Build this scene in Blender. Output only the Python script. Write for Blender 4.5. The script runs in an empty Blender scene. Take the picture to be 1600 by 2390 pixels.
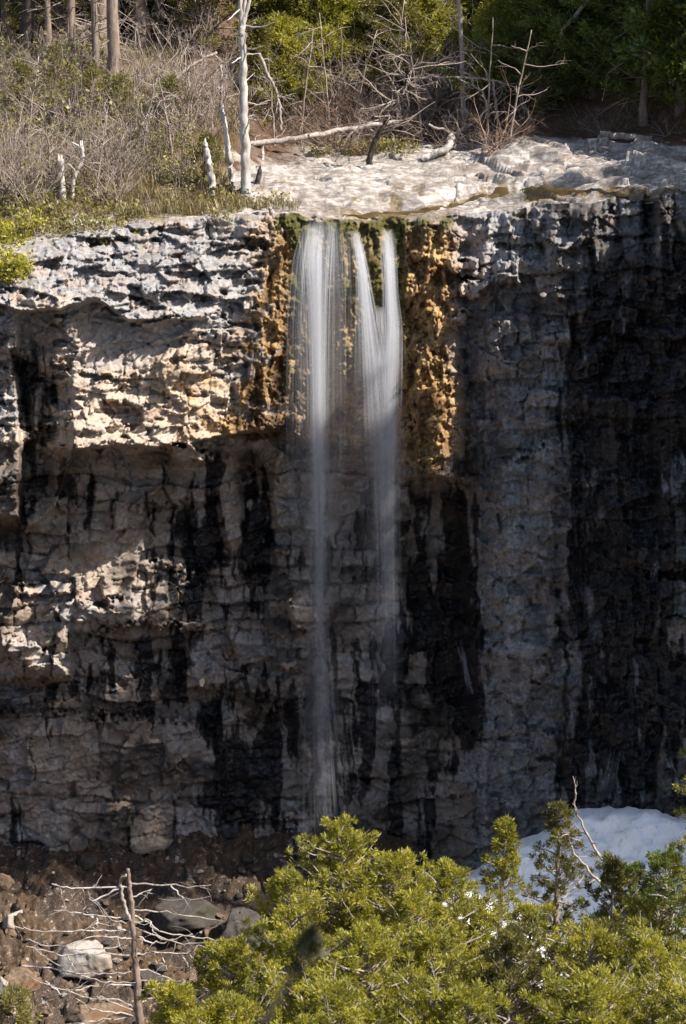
import bpy, math, random
import numpy as np
from mathutils import Vector, Matrix

random.seed(7)
C = bpy.data.collections.new("place")
bpy.context.scene.collection.children.link(C)
SC = bpy.context.scene

# ------------------------------------------------------------------ camera
PW, PH, F = 1600.0, 2390.0, 6470.0
CAM = np.array([0.0, -60.0, 10.0])
TH = math.radians(15.54)
FW = np.array([0.0, math.cos(TH), -math.sin(TH)])
UP = np.array([0.0, math.sin(TH), math.cos(TH)])

def ray(u, v):
    u = np.asarray(u, float); v = np.asarray(v, float)
    a = (u - PW / 2) / F; b = -(v - PH / 2) / F
    d = np.stack([a, FW[1] + UP[1] * b, FW[2] + UP[2] * b], -1)
    return d

def at(u, v, y):
    """the point at depth y that the view ray through (u, v) meets"""
    d = ray(u, v)
    t = (np.asarray(y, float) - CAM[1]) / d[..., 1]
    return CAM + d * t[..., None]

def atv(u, v, y):
    return Vector(at(u, v, y))

cam = bpy.data.cameras.new("camera")
cam.sensor_fit = 'VERTICAL'; cam.sensor_height = 36.0
cam.lens = 36.0 * F / PH
cam.clip_start = 0.5; cam.clip_end = 2000
co = bpy.data.objects.new("camera", cam); C.objects.link(co)
co.location = CAM; co.rotation_euler = (math.pi / 2 - TH, 0, 0)
SC.camera = co
cam.dof.use_dof = True
cam.dof.focus_distance = 60.0
cam.dof.aperture_fstop = 2.2

# ------------------------------------------------------------------ noise
def hsh(ix, iy, s):
    a = (ix.astype(np.int64) * 374761393 + iy.astype(np.int64) * 668265263 + s * 1274126177) & 0xFFFFFFFF
    a = ((a ^ (a >> 13)) * 1274126177) & 0xFFFFFFFF
    a = (a ^ (a >> 16)) * 2246822519 & 0xFFFFFFFF
    a = a ^ (a >> 15)
    return (a & 0xFFFFFF) / float(0x1000000)

def vn(x, y, s=0):
    x, y = np.broadcast_arrays(np.asarray(x, float), np.asarray(y, float))
    ix = np.floor(x); iy = np.floor(y); fx = x - ix; fy = y - iy
    fx = fx * fx * fx * (fx * (fx * 6 - 15) + 10); fy = fy * fy * fy * (fy * (fy * 6 - 15) + 10)
    a = hsh(ix, iy, s); b = hsh(ix + 1, iy, s); c = hsh(ix, iy + 1, s); d = hsh(ix + 1, iy + 1, s)
    return (a + (b - a) * fx + (c - a) * fy + (a - b - c + d) * fx * fy) * 2 - 1

def fbm(x, y, s=0, o=4, g=0.5):
    r = 0; a = 1.0; n = 0
    x = np.asarray(x, float); y = np.asarray(y, float)
    for k in range(o):
        r = r + a * vn(x * 2 ** k + 17.3 * k, y * 2 ** k + 9.1 * k, s + k); n += a; a *= g
    return r / n * 1.5

def ridge(x, y, s=0, o=4, g=0.5):
    r = 0; a = 1.0; n = 0
    for k in range(o):
        r = r + a * (1 - 2 * np.abs(vn(x * 2 ** k, y * 2 ** k, s + k))); n += a; a *= g
    return r / n

def worley(x, y, s=0):
    ix = np.floor(x); iy = np.floor(y)
    f1 = np.full(x.shape, 9.0); f2 = f1.copy(); cid = np.zeros(x.shape)
    for dx in (-1, 0, 1):
        for dy in (-1, 0, 1):
            cx = ix + dx; cy = iy + dy
            px = cx + hsh(cx, cy, s); py = cy + hsh(cx, cy, s + 1)
            d = np.hypot(px - x, py - y); i = hsh(cx, cy, s + 2)
            m = d < f1
            f2 = np.where(m, f1, np.minimum(f2, d)); cid = np.where(m, i, cid); f1 = np.where(m, d, f1)
    return f1, f2, cid

def facet(u, v, sx, sy, seed, tilt=1.0):
    """broken rock: each cell is its own tilted flat chip. (offset about -.5..+.5, chip value)"""
    x = u / sx; y = v / sy
    ix = np.floor(x); iy = np.floor(y)
    f1 = np.full(x.shape, 9.0); bx = np.zeros(x.shape); by = np.zeros(x.shape); cx_ = ix.copy(); cy_ = iy.copy()
    for dx in (-1, 0, 1):
        for dy in (-1, 0, 1):
            cx = ix + dx; cy = iy + dy
            ex = x - cx - hsh(cx, cy, seed); ey = y - cy - hsh(cx, cy, seed + 1)
            d = np.maximum(np.abs(ex), np.abs(ey)) * .6 + np.hypot(ex, ey) * .4
            m = d < f1
            f1 = np.where(m, d, f1); bx = np.where(m, ex, bx); by = np.where(m, ey, by); cx_ = np.where(m, cx, cx_); cy_ = np.where(m, cy, cy_)
    c = hsh(cx_, cy_, seed + 2)
    t = (hsh(cx_, cy_, seed + 3) - .5) * bx + (hsh(cx_, cy_, seed + 4) - .4) * by
    return (c - .5) + tilt * t * 1.4, c

def sst(x, a, b):
    t = np.clip((x - a) / (b - a), 0, 1)
    return t * t * (3 - 2 * t)

def poly(u, v, pts, soft):
    """soft inside mask of a polygon (1 inside, 0 outside)"""
    pts = np.array(pts, float); n = len(pts)
    d = np.full(u.shape, 1e9); ins = np.zeros(u.shape, bool)
    for i in range(n):
        a = pts[i]; b = pts[(i + 1) % n]; e = b - a
        t = np.clip(((u - a[0]) * e[0] + (v - a[1]) * e[1]) / (e @ e), 0, 1)
        d = np.minimum(d, np.hypot(u - a[0] - t * e[0], v - a[1] - t * e[1]))
        c = ((a[1] > v) != (b[1] > v)) & (u < (b[0] - a[0]) * (v - a[1]) / (b[1] - a[1] + 1e-9) + a[0])
        ins ^= c
    sd = np.where(ins, d, -d)
    return sst(sd, -soft, soft)

# ------------------------------------------------------------------ mesh helpers
class MB:
    def __init__(s):
        s.v = []; s.q = []; s.n = 0; s.a = []
    def add(s, verts, quads, att=None):
        verts = np.asarray(verts, float).reshape(-1, 3)
        s.v.append(verts); s.q.append(np.asarray(quads, np.int64).reshape(-1, 4) + s.n); s.n += len(verts)
        s.a.append(np.zeros(len(verts)) if att is None else np.broadcast_to(att, (len(verts),)))
    def tube(s, pts, rad, k=5, cap=True):
        pts = np.asarray([tuple(p) for p in pts], float); n = len(pts)
        rad = np.broadcast_to(np.asarray(rad, float), (n,))
        t = np.gradient(pts, axis=0); t /= np.linalg.norm(t, axis=1)[:, None] + 1e-9
        ref = np.array([0, 0, 1.0]) if abs(t[0][2]) < .8 else np.array([0, 1.0, 0])
        a = np.cross(t, ref); a /= np.linalg.norm(a, axis=1)[:, None] + 1e-9
        b = np.cross(t, a)
        an = np.arange(k) * 2 * math.pi / k
        ring = pts[:, None] + rad[:, None, None] * (a[:, None] * np.cos(an)[None, :, None] + b[:, None] * np.sin(an)[None, :, None])
        vs = ring.reshape(-1, 3)
        i = np.arange(n - 1)[:, None] * k; j = np.arange(k)[None]; j2 = (j + 1) % k
        q = np.stack([i + j, i + j2, i + k + j2, i + k + j], -1).reshape(-1, 4)
        s.add(vs, q)
        if cap and k >= 4:
            c = [[(n - 1) * k + x for x in (0, 1, m, m + 1)] for m in range(2, k - 1)]
            base = s.n - len(vs)
            for m in range(1, k - 2, 2):
                s.q.append(np.array([[base + (n - 1) * k, base + (n - 1) * k + m, base + (n - 1) * k + m + 1, base + (n - 1) * k + m + 2]]))
    def build(s, name, mat, parent=None, smooth=False, colname=None, col=None):
        v = np.concatenate(s.v) if s.v else np.zeros((0, 3)); q = np.concatenate(s.q) if s.q else np.zeros((0, 4), int)
        me = meshnp(name, v, q, smooth)
        if colname:
            at_ = me.attributes.new(colname, 'FLOAT', 'POINT'); at_.data.foreach_set('value', np.concatenate(s.a).astype(np.float32))
        return link(name, me, mat, parent)

def meshnp(name, v, q, smooth=False):
    me = bpy.data.meshes.new(name)
    me.vertices.add(len(v)); me.vertices.foreach_set('co', np.ascontiguousarray(v, np.float32).ravel())
    me.loops.add(len(q) * 4); me.loops.foreach_set('vertex_index', np.ascontiguousarray(q, np.int32).ravel())
    me.polygons.add(len(q)); me.polygons.foreach_set('loop_start', np.arange(len(q), dtype=np.int32) * 4)
    if smooth: me.polygons.foreach_set('use_smooth', np.ones(len(q), bool))
    me.update(calc_edges=True)
    return me

def link(name, me, mat, parent=None):
    o = bpy.data.objects.new(name, me); C.objects.link(o)
    if mat: me.materials.append(mat)
    if parent: o.parent = parent
    return o

def grid_mesh(name, P, smooth=False):
    r, c = P.shape[:2]
    i = np.arange(r - 1)[:, None] * c; j = np.arange(c - 1)[None]
    q = np.stack([i + j, i + c + j, i + c + j + 1, i + j + 1], -1).reshape(-1, 4)
    return meshnp(name, P.reshape(-1, 3), q, smooth)

def color_attr(me, name, rgba):
    a = me.color_attributes.new(name, 'FLOAT_COLOR', 'POINT')
    a.data.foreach_set('color', np.ascontiguousarray(rgba, np.float32).ravel())

def tag(o, label=None, cat=None, group=None, kind=None):
    if label: o['label'] = label
    if cat: o['category'] = cat
    if group: o['group'] = group
    if kind: o['kind'] = kind
    return o

def thing(name, loc, label, cat, group=None, rz=0.0):
    o = bpy.data.objects.new(name, None); C.objects.link(o)
    o.location = loc; o.rotation_euler = (0, 0, rz); o.empty_display_size = .2
    return tag(o, label, cat, group)

def dup(root, loc, rz=0.0, sc=(1, 1, 1), label=None, group=None, tilt=(0, 0)):
    r = root.copy(); C.objects.link(r)
    r.location = loc; r.rotation_euler = (tilt[0], tilt[1], rz); r.scale = sc
    if label: r['label'] = label
    if group: r['group'] = group
    for ch in list(root.children):
        c = ch.copy(); C.objects.link(c); c.parent = r
        for g in ch.children:
            d = g.copy(); C.objects.link(d); d.parent = c
    return r

# ------------------------------------------------------------------ materials
class NT:
    def __init__(s, name):
        s.m = bpy.data.materials.new(name); s.m.use_nodes = True
        s.t = s.m.node_tree; s.t.nodes.clear()
        s.out = s.t.nodes.new('ShaderNodeOutputMaterial')
    def n(s, typ, ins=None, **kw):
        nd = s.t.nodes.new('ShaderNode' + typ)
        for k, v in kw.items(): setattr(nd, k, v)
        if ins:
            for k, v in ins.items(): s.set(nd, k, v)
        return nd
    def set(s, nd, k, v):
        sock = nd.inputs[k]
        if isinstance(v, bpy.types.NodeSocket): s.t.links.new(v, sock)
        elif isinstance(v, bpy.types.Node): s.t.links.new(v.outputs[0], sock)
        else: sock.default_value = v
    def mix(s, f, a, b, blend='MIX'):
        nd = s.t.nodes.new('ShaderNodeMix'); nd.data_type = 'RGBA'; nd.blend_type = blend
        s.set(nd, 0, f); s.set(nd, 6, a); s.set(nd, 7, b)
        return nd.outputs[2]
    def math(s, op, a, b=0.0, clamp=False):
        nd = s.t.nodes.new('ShaderNodeMath'); nd.operation = op; nd.use_clamp = clamp
        s.set(nd, 0, a); s.set(nd, 1, b); return nd.outputs[0]
    def noise(s, scale, detail=4, rough=.55, vec=None, stretch=None):
        if vec is None: vec = s.n('TexCoord').outputs['Object']
        if stretch:
            mp = s.n('Mapping', {'Vector': vec, 'Scale': stretch}); vec = mp.outputs[0]
        nd = s.n('TexNoise', {'Vector': vec, 'Scale': scale, 'Detail': detail, 'Roughness': rough})
        return nd.outputs[0]
    def ramp(s, f, stops):
        nd = s.n('ValToRGB', {'Fac': f}); cr = nd.color_ramp
        while len(cr.elements) < len(stops): cr.elements.new(.5)
        for e, (p, c) in zip(cr.elements, stops):
            e.position = p; e.color = c if len(c) == 4 else (*c, 1)
        return nd.outputs[0]
    def bsdf(s, col, rough=.9, spec=.3, normal=None, **kw):
        nd = s.n('BsdfPrincipled', {'Base Color': col, 'Roughness': rough, 'Specular IOR Level': spec})
        if normal is not None: s.set(nd, 'Normal', normal)
        for k, v in kw.items(): s.set(nd, k.replace('_', ' '), v)
        s.t.links.new(nd.outputs[0], s.out.inputs[0]); return nd
    def bump(s, h, strength=.5, dist=.02):
        return s.n('Bump', {'Height': h, 'Strength': strength, 'Distance': dist}).outputs[0]

def bark(name, c1, c2, scale=14):
    m = NT(name)
    n = m.noise(scale, 6, .65, stretch=(1, 1, .22))
    n2 = m.noise(3.0, 4, .6)
    col = m.mix(m.ramp(n, [(.35, (0, 0, 0)), (.62, (1, 1, 1))]), (*c1, 1), (*c2, 1))
    col = m.mix(m.ramp(n2, [(.4, (0, 0, 0)), (.7, (.5, .5, .5))]), col, tuple(x * .55 for x in c1) + (1,))
    m.bsdf(col, .9, .2, m.bump(n, .5, .02)); return m.m

def leafmat(name, cols, trans=.45):
    m = NT(name)
    geo = m.n('NewGeometry'); rnd = geo.outputs['Random Per Island']
    oi = m.n('ObjectInfo')
    f = m.math('ADD', m.math('MULTIPLY', rnd, .75), m.math('MULTIPLY', oi.outputs['Random'], .25))
    big = m.noise(1.3, 3)
    col = m.ramp(f, [(i / (len(cols) - 1), c) for i, c in enumerate(cols)])
    col = m.mix(m.math('MULTIPLY', m.ramp(big, [(.42, (0, 0, 0)), (.62, (1, 1, 1))]), .45), col, (*cols[0], 1))
    d = m.n('BsdfDiffuse', {'Color': col}); t = m.n('BsdfTranslucent', {'Color': col})
    mx = m.n('MixShader', {'Fac': trans, 1: d.outputs[0], 2: t.outputs[0]})
    gl = m.n('BsdfGlossy', {'Color': (.8, .8, .8, 1), 'Roughness': .5})
    fx = m.n('MixShader', {'Fac': .04, 1: mx.outputs[0], 2: gl.outputs[0]})
    m.t.links.new(fx.outputs[0], m.out.inputs[0]); return m.m
# ------------------------------------------------------------------ sun, sky
SUN = Vector((0.60, -0.28, 0.72)).normalized()
w = bpy.data.worlds.new("World"); SC.world = w; w.use_nodes = True
wt = w.node_tree; bg = wt.nodes['Background']
sky = wt.nodes.new('ShaderNodeTexSky'); sky.sky_type = 'NISHITA'; sky.sun_disc = False
sky.sun_elevation = math.asin(SUN.z); sky.sun_rotation = math.atan2(SUN.x, SUN.y)
sky.air_density = 1.0; sky.dust_density = 1.5; sky.ozone_density = 1.0
wt.links.new(sky.outputs[0], bg.inputs[0]); bg.inputs[1].default_value = 0.092
sl = bpy.data.lights.new("sun", 'SUN'); sl.energy = 5.0; sl.angle = math.radians(.53); sl.color = (1.0, .935, .85)
so = bpy.data.objects.new("sun", sl); C.objects.link(so); so.location = (20, -20, 40)
so.rotation_euler = (-SUN).to_track_quat('-Z', 'Y').to_euler()
SC.view_settings.view_transform = 'Standard'; SC.view_settings.look = 'None'
SC.view_settings.exposure = 0.82; SC.view_settings.gamma = 1.0
SC.cycles.transparent_max_bounces = 40; SC.cycles.max_bounces = 6
SC.cycles.caustics_reflective = False; SC.cycles.caustics_refractive = False

# ------------------------------------------------------------------ cliff
# profiles: at each control column u, the breakpoints (v, protrusion towards the camera in m)
V_ = [525, 620, 740, 746, 868, 1042, 1049, 1160, 1330, 1420, 1500, 1600, 1910, 2200]
def colm(u, d, **vs):
    v = list(V_)
    for k, x in vs.items(): v[int(k[1:])] = x
    return u, v, d
COLS = [
 colm(-1500, [3.0, 4.0, 5.0, 4.6, 4.6, 5, 4.6, 4.4, 4.0, 4.2, 4.4, 3.6, 3.5, 3.8]),
 colm(-400, [1.5, 2.3, 3.4, 3.0, 2.9, 3.4, 2.4, 2.0, 1.8, 2.2, 2.3, 1.2, .9, 1.2], k0=585, k2=712, k3=718, k5=1200, k6=1206, k7=1240),
 colm(0, [1.0, 1.7, 2.9, 2.2, 2.2, 2.9, 1.4, .9, .7, 1.2, 1.5, .1, -.3, .5], k0=572, k2=708, k3=713, k5=1205, k6=1211, k7=1250),
 colm(36, [0.9, 1.6, 2.7, 2.1, 2.2, 2.8, 1.3, .8, .6, 1.1, 1.4, .1, -.3, .5], k0=570, k2=718, k3=724, k5=1200, k6=1206, k7=1250),
 colm(48, [0.9, 1.6, 2.7, 1.5, 1.0, 1.4, .8, .7, .6, 1.1, 1.4, .1, -.3, .5], k0=569, k2=720, k3=726, k5=1228, k6=1234, k7=1260),
 colm(100, [0.7, 1.5, 2.65, 1.6, 1.15, 1.45, .8, .65, .5, 1.0, 1.2, .0, -.4, .4], k0=560, k2=722, k3=728, k5=1215, k6=1221, k7=1245),
 colm(150, [0.5, 1.5, 2.6, 1.8, 1.75, 2.2, .9, .6, .5, 1.0, 1.2, .0, -.4, .4], k0=552, k2=716, k3=722, k5=1120, k6=1126, k7=1180),
 colm(172, [0.45, 1.5, 2.55, 1.85, 2.1, 2.85, 1.0, .4, .3, .8, .5, -.1, -.5, .3], k0=548, k2=713, k3=719, k4=872),
 colm(230, [.2, 1.4, 2.4, 1.6, 1.95, 2.75, .8, .2, .1, .6, .3, -.2, -.6, .2], k0=535, k2=700, k3=706, k4=865),
 colm(300, [-.2, 1.3, 2.35, 1.5, 1.85, 2.5, .6, -.1, -.2, .2, .0, -.4, -.8, .2], k0=522, k2=748, k3=754, k5=1040, k6=1047),
 colm(440, [-.2, 1.0, 1.9, 1.4, 1.55, 2.0, .2, -.6, -.8, -.6, -.5, -.6, -.9, .2], k0=507, k2=742, k3=748, k5=1034, k6=1041),
 colm(490, [-.2, .8, 1.5, 1.45, 1.4, 1.6, 0, -.8, -1., -.8, -.6, -.7, -.9, .2], k0=502, k2=735, k3=741, k5=1022, k6=1029),
 colm(600, [-.1, .3, .9, .9, .9, 1.0, -.5, -1.3, -1.6, -1.3, -1, -1, -.9, .3], k0=500, k5=1004, k6=1011),
 colm(690, [0, 0, .2, .2, .3, .4, -1.0, -1.6, -1.6, -.9, -1, -1, -.8, .2], k0=503, k5=1010, k6=1018),
 colm(740, [0, .05, .1, .1, .1, .1, -1.2, -1.7, -1.7, -.9, -1, -1, -.9, 0], k0=506, k5=1030, k6=1038),
 colm(800, [0, .35, .5, .5, .5, .4, -1.1, -1.6, -1.7, -.9, -1, -1, -.9, 0], k0=508, k5=1040, k6=1048),
 colm(900, [0, .25, .35, .35, .4, .45, -.9, -1.4, -1.4, -1.2, -1.1, -1, -.9, 0], k0=514, k5=1060, k6=1068),
 colm(930, [.1, .45, .75, .8, 1.1, 1.4, -.5, -1.1, -1.2, -1.1, -1, -1, -.8, .1], k0=510, k5=1105, k6=1113, k7=1180),
 colm(1000, [.2, .85, 1.4, 1.42, 1.9, 2.35, -.2, -.8, -1, -.9, -.8, -.8, -.6, .2], k0=502, k5=1110, k6=1118, k7=1180),
 colm(1060, [.2, .8, 1.3, 1.32, 1.75, 2.15, .1, -.3, -.5, -.5, -.4, -.3, -.2, .4], k0=499, k5=1118, k6=1126, k7=1180),
 colm(1085, [.3, .4, .45, .45, .55, .6, .2, 0, 0, 0, 0, .1, .2, .6], k0=497),
 colm(1120, [.4, 1.0, 1.1, 1.1, 1.1, 1.1, 1.0, .8, .7, .7, .7, .7, .7, 1], k0=494),
 colm(1250, [.8, 1.6, 1.8, 1.8, 1.8, 1.8, 1.8, 1.7, 1.6, 1.6, 1.6, 1.6, 1.6, 1.9], k0=480),
 colm(1400, [1.6, 2.3, 2.7, 2.7, 2.7, 2.7, 2.7, 2.7, 2.7, 2.6, 2.6, 2.6, 2.6, 2.9], k0=470),
 colm(1520, [2.2, 3.1, 3.3, 3.3, 3.4, 3.4, 3.4, 3.4, 3.5, 3.4, 3.4, 3.4, 3.5, 3.7], k0=458),
 colm(1545, [3.6, 3.7, 3.8, 3.8, 3.8, 3.8, 3.8, 3.8, 3.8, 3.8, 3.8, 3.8, 3.8, 4.0], k0=452),
 colm(2000, [6.2, 6.3, 6.3, 6.3, 6.3, 6.3, 6.3, 6.3, 6.3, 6.3, 6.3, 6.3, 6.3, 6.3], k0=430),
 colm(2700, [10.7, 10.7, 10.8, 10.8, 10.8, 10.8, 10.8, 10.8, 10.8, 10.8, 10.8, 10.8, 10.8, 10.8], k0=380),
 colm(3600, [13.6, 13.8, 13.9, 13.9, 13.9, 13.9, 13.9, 13.9, 13.9, 13.9, 13.9, 13.9, 13.9, 13.9], k0=330),
]
CU = np.array([c[0] for c in COLS], float); CV = np.array([c[1] for c in COLS], float); CD = np.array([c[2] for c in COLS], float)

ULIST = np.concatenate([np.linspace(-1500, -430, 40)[:-1], np.linspace(-430, -60, 90)[:-1], np.arange(-60, 1661, 2.4), np.linspace(1664, 2000, 80), np.linspace(2010, 3600, 80)])
TLIST = np.linspace(0, 1, 690)

def lipv(u):
    return np.interp(u, CU, CV[:, 0]) + (7 + 6 * sst(-u, -640, -560)) * fbm(u / 75, u * 0, 3, 5) + 2.0 * np.round(1.5 * vn(u / 23, u * 0, 5))

def blocks(u, v, th, wd, seed, warp=10):
    """bedded, jointed rock: (block value 0..1, distance to the block's edge in px, second value)"""
    rs = np.random.RandomState(seed)
    bnd = np.cumsum(np.concatenate([[300 - rs.rand() * 40], th * (.35 + 1.5 * rs.rand(90) ** 1.3)]))
    vv = v + warp * fbm(u / 160, v / 160, seed, 4) * 2.2 + .03 * (u - 800) * vn(u * 0, v / 300, seed + 9)
    li = np.clip(np.searchsorted(bnd, vv) - 1, 0, len(bnd) - 2)
    e1 = np.minimum(np.where(hsh(li, li * 0, seed + 21) < .5, 99, vv - bnd[li]), np.where(hsh(li + 1, li * 0, seed + 21) < .5, 99, bnd[li + 1] - vv))
    fv = (vv - bnd[li]) / (bnd[li + 1] - bnd[li]) - .5
    wdl = wd * (.5 + 1.2 * hsh(li, li * 0, seed + 1)) * np.clip((bnd[li + 1] - bnd[li]) / th, .6, 1.6)
    uu = u + warp * fbm(u / 90, v / 60, seed + 3, 4) * 1.6 + 400 * hsh(li, li * 0 + 3, seed + 2) + 8000
    x = uu / wdl; bi = np.floor(x); fr = x - bi
    sh = .32 * (hsh(bi, li, seed + 7) - .5)
    r = hsh(bi, li, seed + 5); r2 = hsh(bi, li, seed + 6)
    e2 = np.minimum(fr, 1 - fr) * wdl
    e2 = np.where(hsh(bi, li, seed + 8) < .55, 99, e2)
    global BED
    BED = (hsh(li, li * 0, seed + 22) - .5, fv * (hsh(li, bi, seed + 23) - .3))
    return r, np.minimum(e1, e2), r2, fr - .5

def profile(u, v):
    uw = u + 9 * fbm(u / 45, v / 70, 11, 4); vw = v + 9 * fbm(u / 60, v / 45, 12, 4)
    uc = np.clip(uw, CU[0], CU[-1] - 1e-3)
    i = np.clip(np.searchsorted(CU, uc, side='right') - 1, 0, len(CU) - 2)
    f = (uc - CU[i]) / (CU[i + 1] - CU[i])
    D = np.zeros(u.shape); n = CV.shape[1]
    vk = [CV[i, k] * (1 - f) + CV[i + 1, k] * f for k in range(n)]
    dk = [CD[i, k] * (1 - f) + CD[i + 1, k] * f for k in range(n)]
    D = dk[0].copy()
    for k in range(n - 1):
        t = np.clip((vw - vk[k]) / (vk[k + 1] - vk[k]), 0, 1)
        D = np.where(vw >= vk[k], dk[k] * (1 - t) + dk[k + 1] * t, D)
    D = np.where(vw >= vk[n - 1], dk[n - 1], D)
    return D

TUFA_L = [(615, 515), (700, 505), (700, 1010), (640, 1015), (520, 1012), (500, 985), (560, 880), (590, 760), (600, 640)]
TUFA_M = [(690, 520), (930, 520), (925, 1045), (700, 1030)]
TUFA_R = [(915, 530), (1035, 530), (1045, 620), (1060, 800), (1072, 900), (1085, 1010), (1055, 1115), (1000, 1128), (925, 1110), (905, 900)]

def cliff_fields(u, v):
    D0 = profile(u, v)
    n1 = fbm(u / 120, v / 120, 21, 5); n2 = fbm(u / 30, v / 30, 22, 5); n3 = fbm(u / 10, v / 10, 23, 3)
    wu = u + 14 * n2 + 26 * fbm(u / 80, v / 60, 26, 3); wv = v + 14 * fbm(u / 35, v / 35, 24, 3)
    tl = poly(wu, wv, TUFA_L, 45); tm = poly(wu, wv, TUFA_M, 14); tr = poly(wu, wv, TUFA_R, 38)
    tuf = np.clip(tl + tr + tm, 0, 1)
    tcol = np.clip(tl * sst(n1 + .9 * n2 + .012 * (u - 585), -.5, .25) + tr + tm, 0, 1)
    # zones
    low = sst(v + 40 * n1, 1030, 1075) * (1 - sst(u + 30 * n2, 1040, 1110))
    right = sst(u + 20 * n2, 1060, 1120)
    upl = np.clip(1 - low - right, 0, 1) * (1 - tuf)
    low = low * (1 - tuf); right = right * (1 - tuf)
    r1, e1, q1, f1 = blocks(u, v, 52, 78, 41, 8); bed1, bt1 = BED
    r1b, e1b, q1b, f1b = blocks(u, v, 105, 170, 47, 12); bedb, btb = BED
    bigm = vn(u / 210, v / 150, 48) + .25 * n1 > .02
    r1 = np.where(bigm, r1b, r1); e1 = np.where(bigm, e1b, e1); q1 = np.where(bigm, q1b, q1); f1 = np.where(bigm, f1b, f1); bed1 = np.where(bigm, bedb, bed1); bt1 = np.where(bigm, btb, bt1)
    ua = u + 2.5 * n2 + 1 * n3; va = v + 2 * n2 + .12 * u
    F1, c1 = facet(ua, va, 96, 62, 201); F2, c2 = facet(ua + 31, va, 38, 27, 206); F3, c3 = facet(ua, va + 17, 15, 11, 211)
    r2, e2, q2, f2 = blocks(u, v, 26, 34, 57, 9)
    jag = 5 * n2 + 4 * n3
    gap1 = np.exp(-(np.maximum(e1 + jag * .6, 0) / 2.4) ** 2); gap2 = np.exp(-(np.maximum(e2 + jag * .5, 0) / 1.8) ** 2) * sst(fbm(u / 55, v / 55, 58, 3), -.1, .5)
    f1w, f2w, cw = worley(u / 60 + .5 * n2, v / 26 + .5 * n1, 71)
    g1w, g2w, gw = worley(u / 24 + .7 * n2, v / 12 + .7 * n3, 75)
    D = D0.copy()
    # lower wall: big joint blocks, smaller ones inside
    dl = .34 * (r1 - .5) + .45 * f1 * (q1 - .5) + .34 * bed1 * sst(vn(u / 260, v / 80, 44), -.6, .4) + .42 * bt1 + .36 * F1 + .13 * F2 + .05 * F3 - .13 * gap1 - .03 * gap2 + .08 * n1 + .018 * n3
    # upper outcrop: ragged sloping ledges
    G1, k1_ = facet(u + .6 * v + 4 * n2, v - .18 * u + 4 * n1, 120, 52, 221)
    du = .26 * (r1 - .5) + .30 * bt1 + .34 * F1 + .42 * G1 + .20 * F2 + .08 * F3 + .18 * n1 + .03 * n2 + .02 * n3 - .08 * gap1 - .30 * sst(fbm(u / 46, v / 20, 31, 3), .42, .62)
    # right wall: smoother, drapes
    dr = .30 * bt1 + .2 * bed1 * sst(-v, -1300, -900) + .30 * (r1 - .5) * sst(-v, -1150, -850) + .28 * (r1 - .5) + .32 * F1 + .19 * F2 + .08 * F3 + .14 * n1 + .05 * n2 + .03 * n3 - .12 * gap1 * sst(-v, -1400, -900) - .05 * gap2 + .22 * fbm(u / 34, v / 260, 33, 4)
    # tufa: hanging mossy lumps
    t1, t2, tc = worley(u / 15 + .6 * n2, v / 22 + .5 * n3, 81)
    s1, s2, s_ = worley(u / 7, v / 9, 85)
    dt = .40 * ridge(u / 30 + .3 * n2, v / 110, 35, 4) + .16 * (t2 - t1) + .10 * F1 + .16 * F2 + .10 * F3 + .06 * (s2 - s1) + .24 * n1 + .16 * n2 + .07 * n3
    dt = dt - .2
    lw = sst(u, 560, 690) * 0 + 1
    lip = sst(v - np.interp(u, CU, CV[:, 0]), 0, 22)
    band = poly(wu, wv, [(165, 715), (230, 705), (290, 750), (360, 758), (480, 735), (430, 790), (335, 862), (270, 866), (165, 872)], 14)
    face = poly(wu, wv, [(165, 870), (330, 862), (430, 800), (500, 880), (500, 1030), (180, 1045)], 20)
    du = du * (1 - .65 * band) * (1 - .25 * face) - .28 * band
    D -= .30 * np.exp(-np.maximum(v - np.interp(u, CU, CV[:, 0]), 0) / 13.0)
    D += (low * dl + upl * du + right * dr + tuf * dt * (1 - .45 * tm)) * (.30 + .70 * lip)
    # single features seen in the photograph
    def lump(pts, amt, soft=4, wob=8):
        return amt * poly(u + wob * n2, v + wob * n3, pts, soft)
    D += lump([(0, 1478), (40, 1482), (120, 1530), (165, 1575), (150, 1583), (0, 1585)], .8)
    D += lump([(235, 1340), (282, 1368), (292, 1385), (240, 1400)], .45)
    D += lump([(245, 1402), (290, 1398), (312, 1415), (305, 1436), (250, 1430)], .7)
    D += lump([(180, 1400), (250, 1420), (310, 1440), (300, 1452), (180, 1450), (100, 1440)], .45)
    D += lump([(30, 1360), (180, 1358), (190, 1378), (120, 1392), (30, 1385)], .55)
    D += lump([(672, 1400), (690, 1375), (722, 1385), (745, 1440), (735, 1470), (690, 1475)], 1.9)
    D += lump([(640, 1546), (700, 1540), (690, 1562), (650, 1565)], .9)
    D += lump([(520, 1430), (612, 1424), (620, 1475), (625, 1540), (560, 1560), (540, 1500)], .5)
    D += lump([(400, 1045), (440, 1040), (496, 1062), (500, 1082), (400, 1080)], 1.5)
    D += lump([(655, 1010), (700, 1010), (705, 1100), (690, 1170), (700, 1230), (650, 1235), (630, 1130)], .35)
    D -= lump([(238, 935), (300, 940), (335, 960), (332, 985), (300, 1005), (280, 985), (240, 960)], .55)
    D -= lump([(292, 665), (330, 672), (340, 695), (318, 705), (296, 690)], .45)
    D -= lump([(560, 552), (630, 560), (640, 580), (575, 582)], .6)
    D -= lump([(200, 558), (250, 558), (250, 572), (210, 572)], .35)
    D += lump([(1045, 610), (1110, 604), (1112, 640), (1060, 645)], .8)
    D += lump([(1158, 610), (1205, 612), (1212, 660), (1160, 662)], .95)
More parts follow.
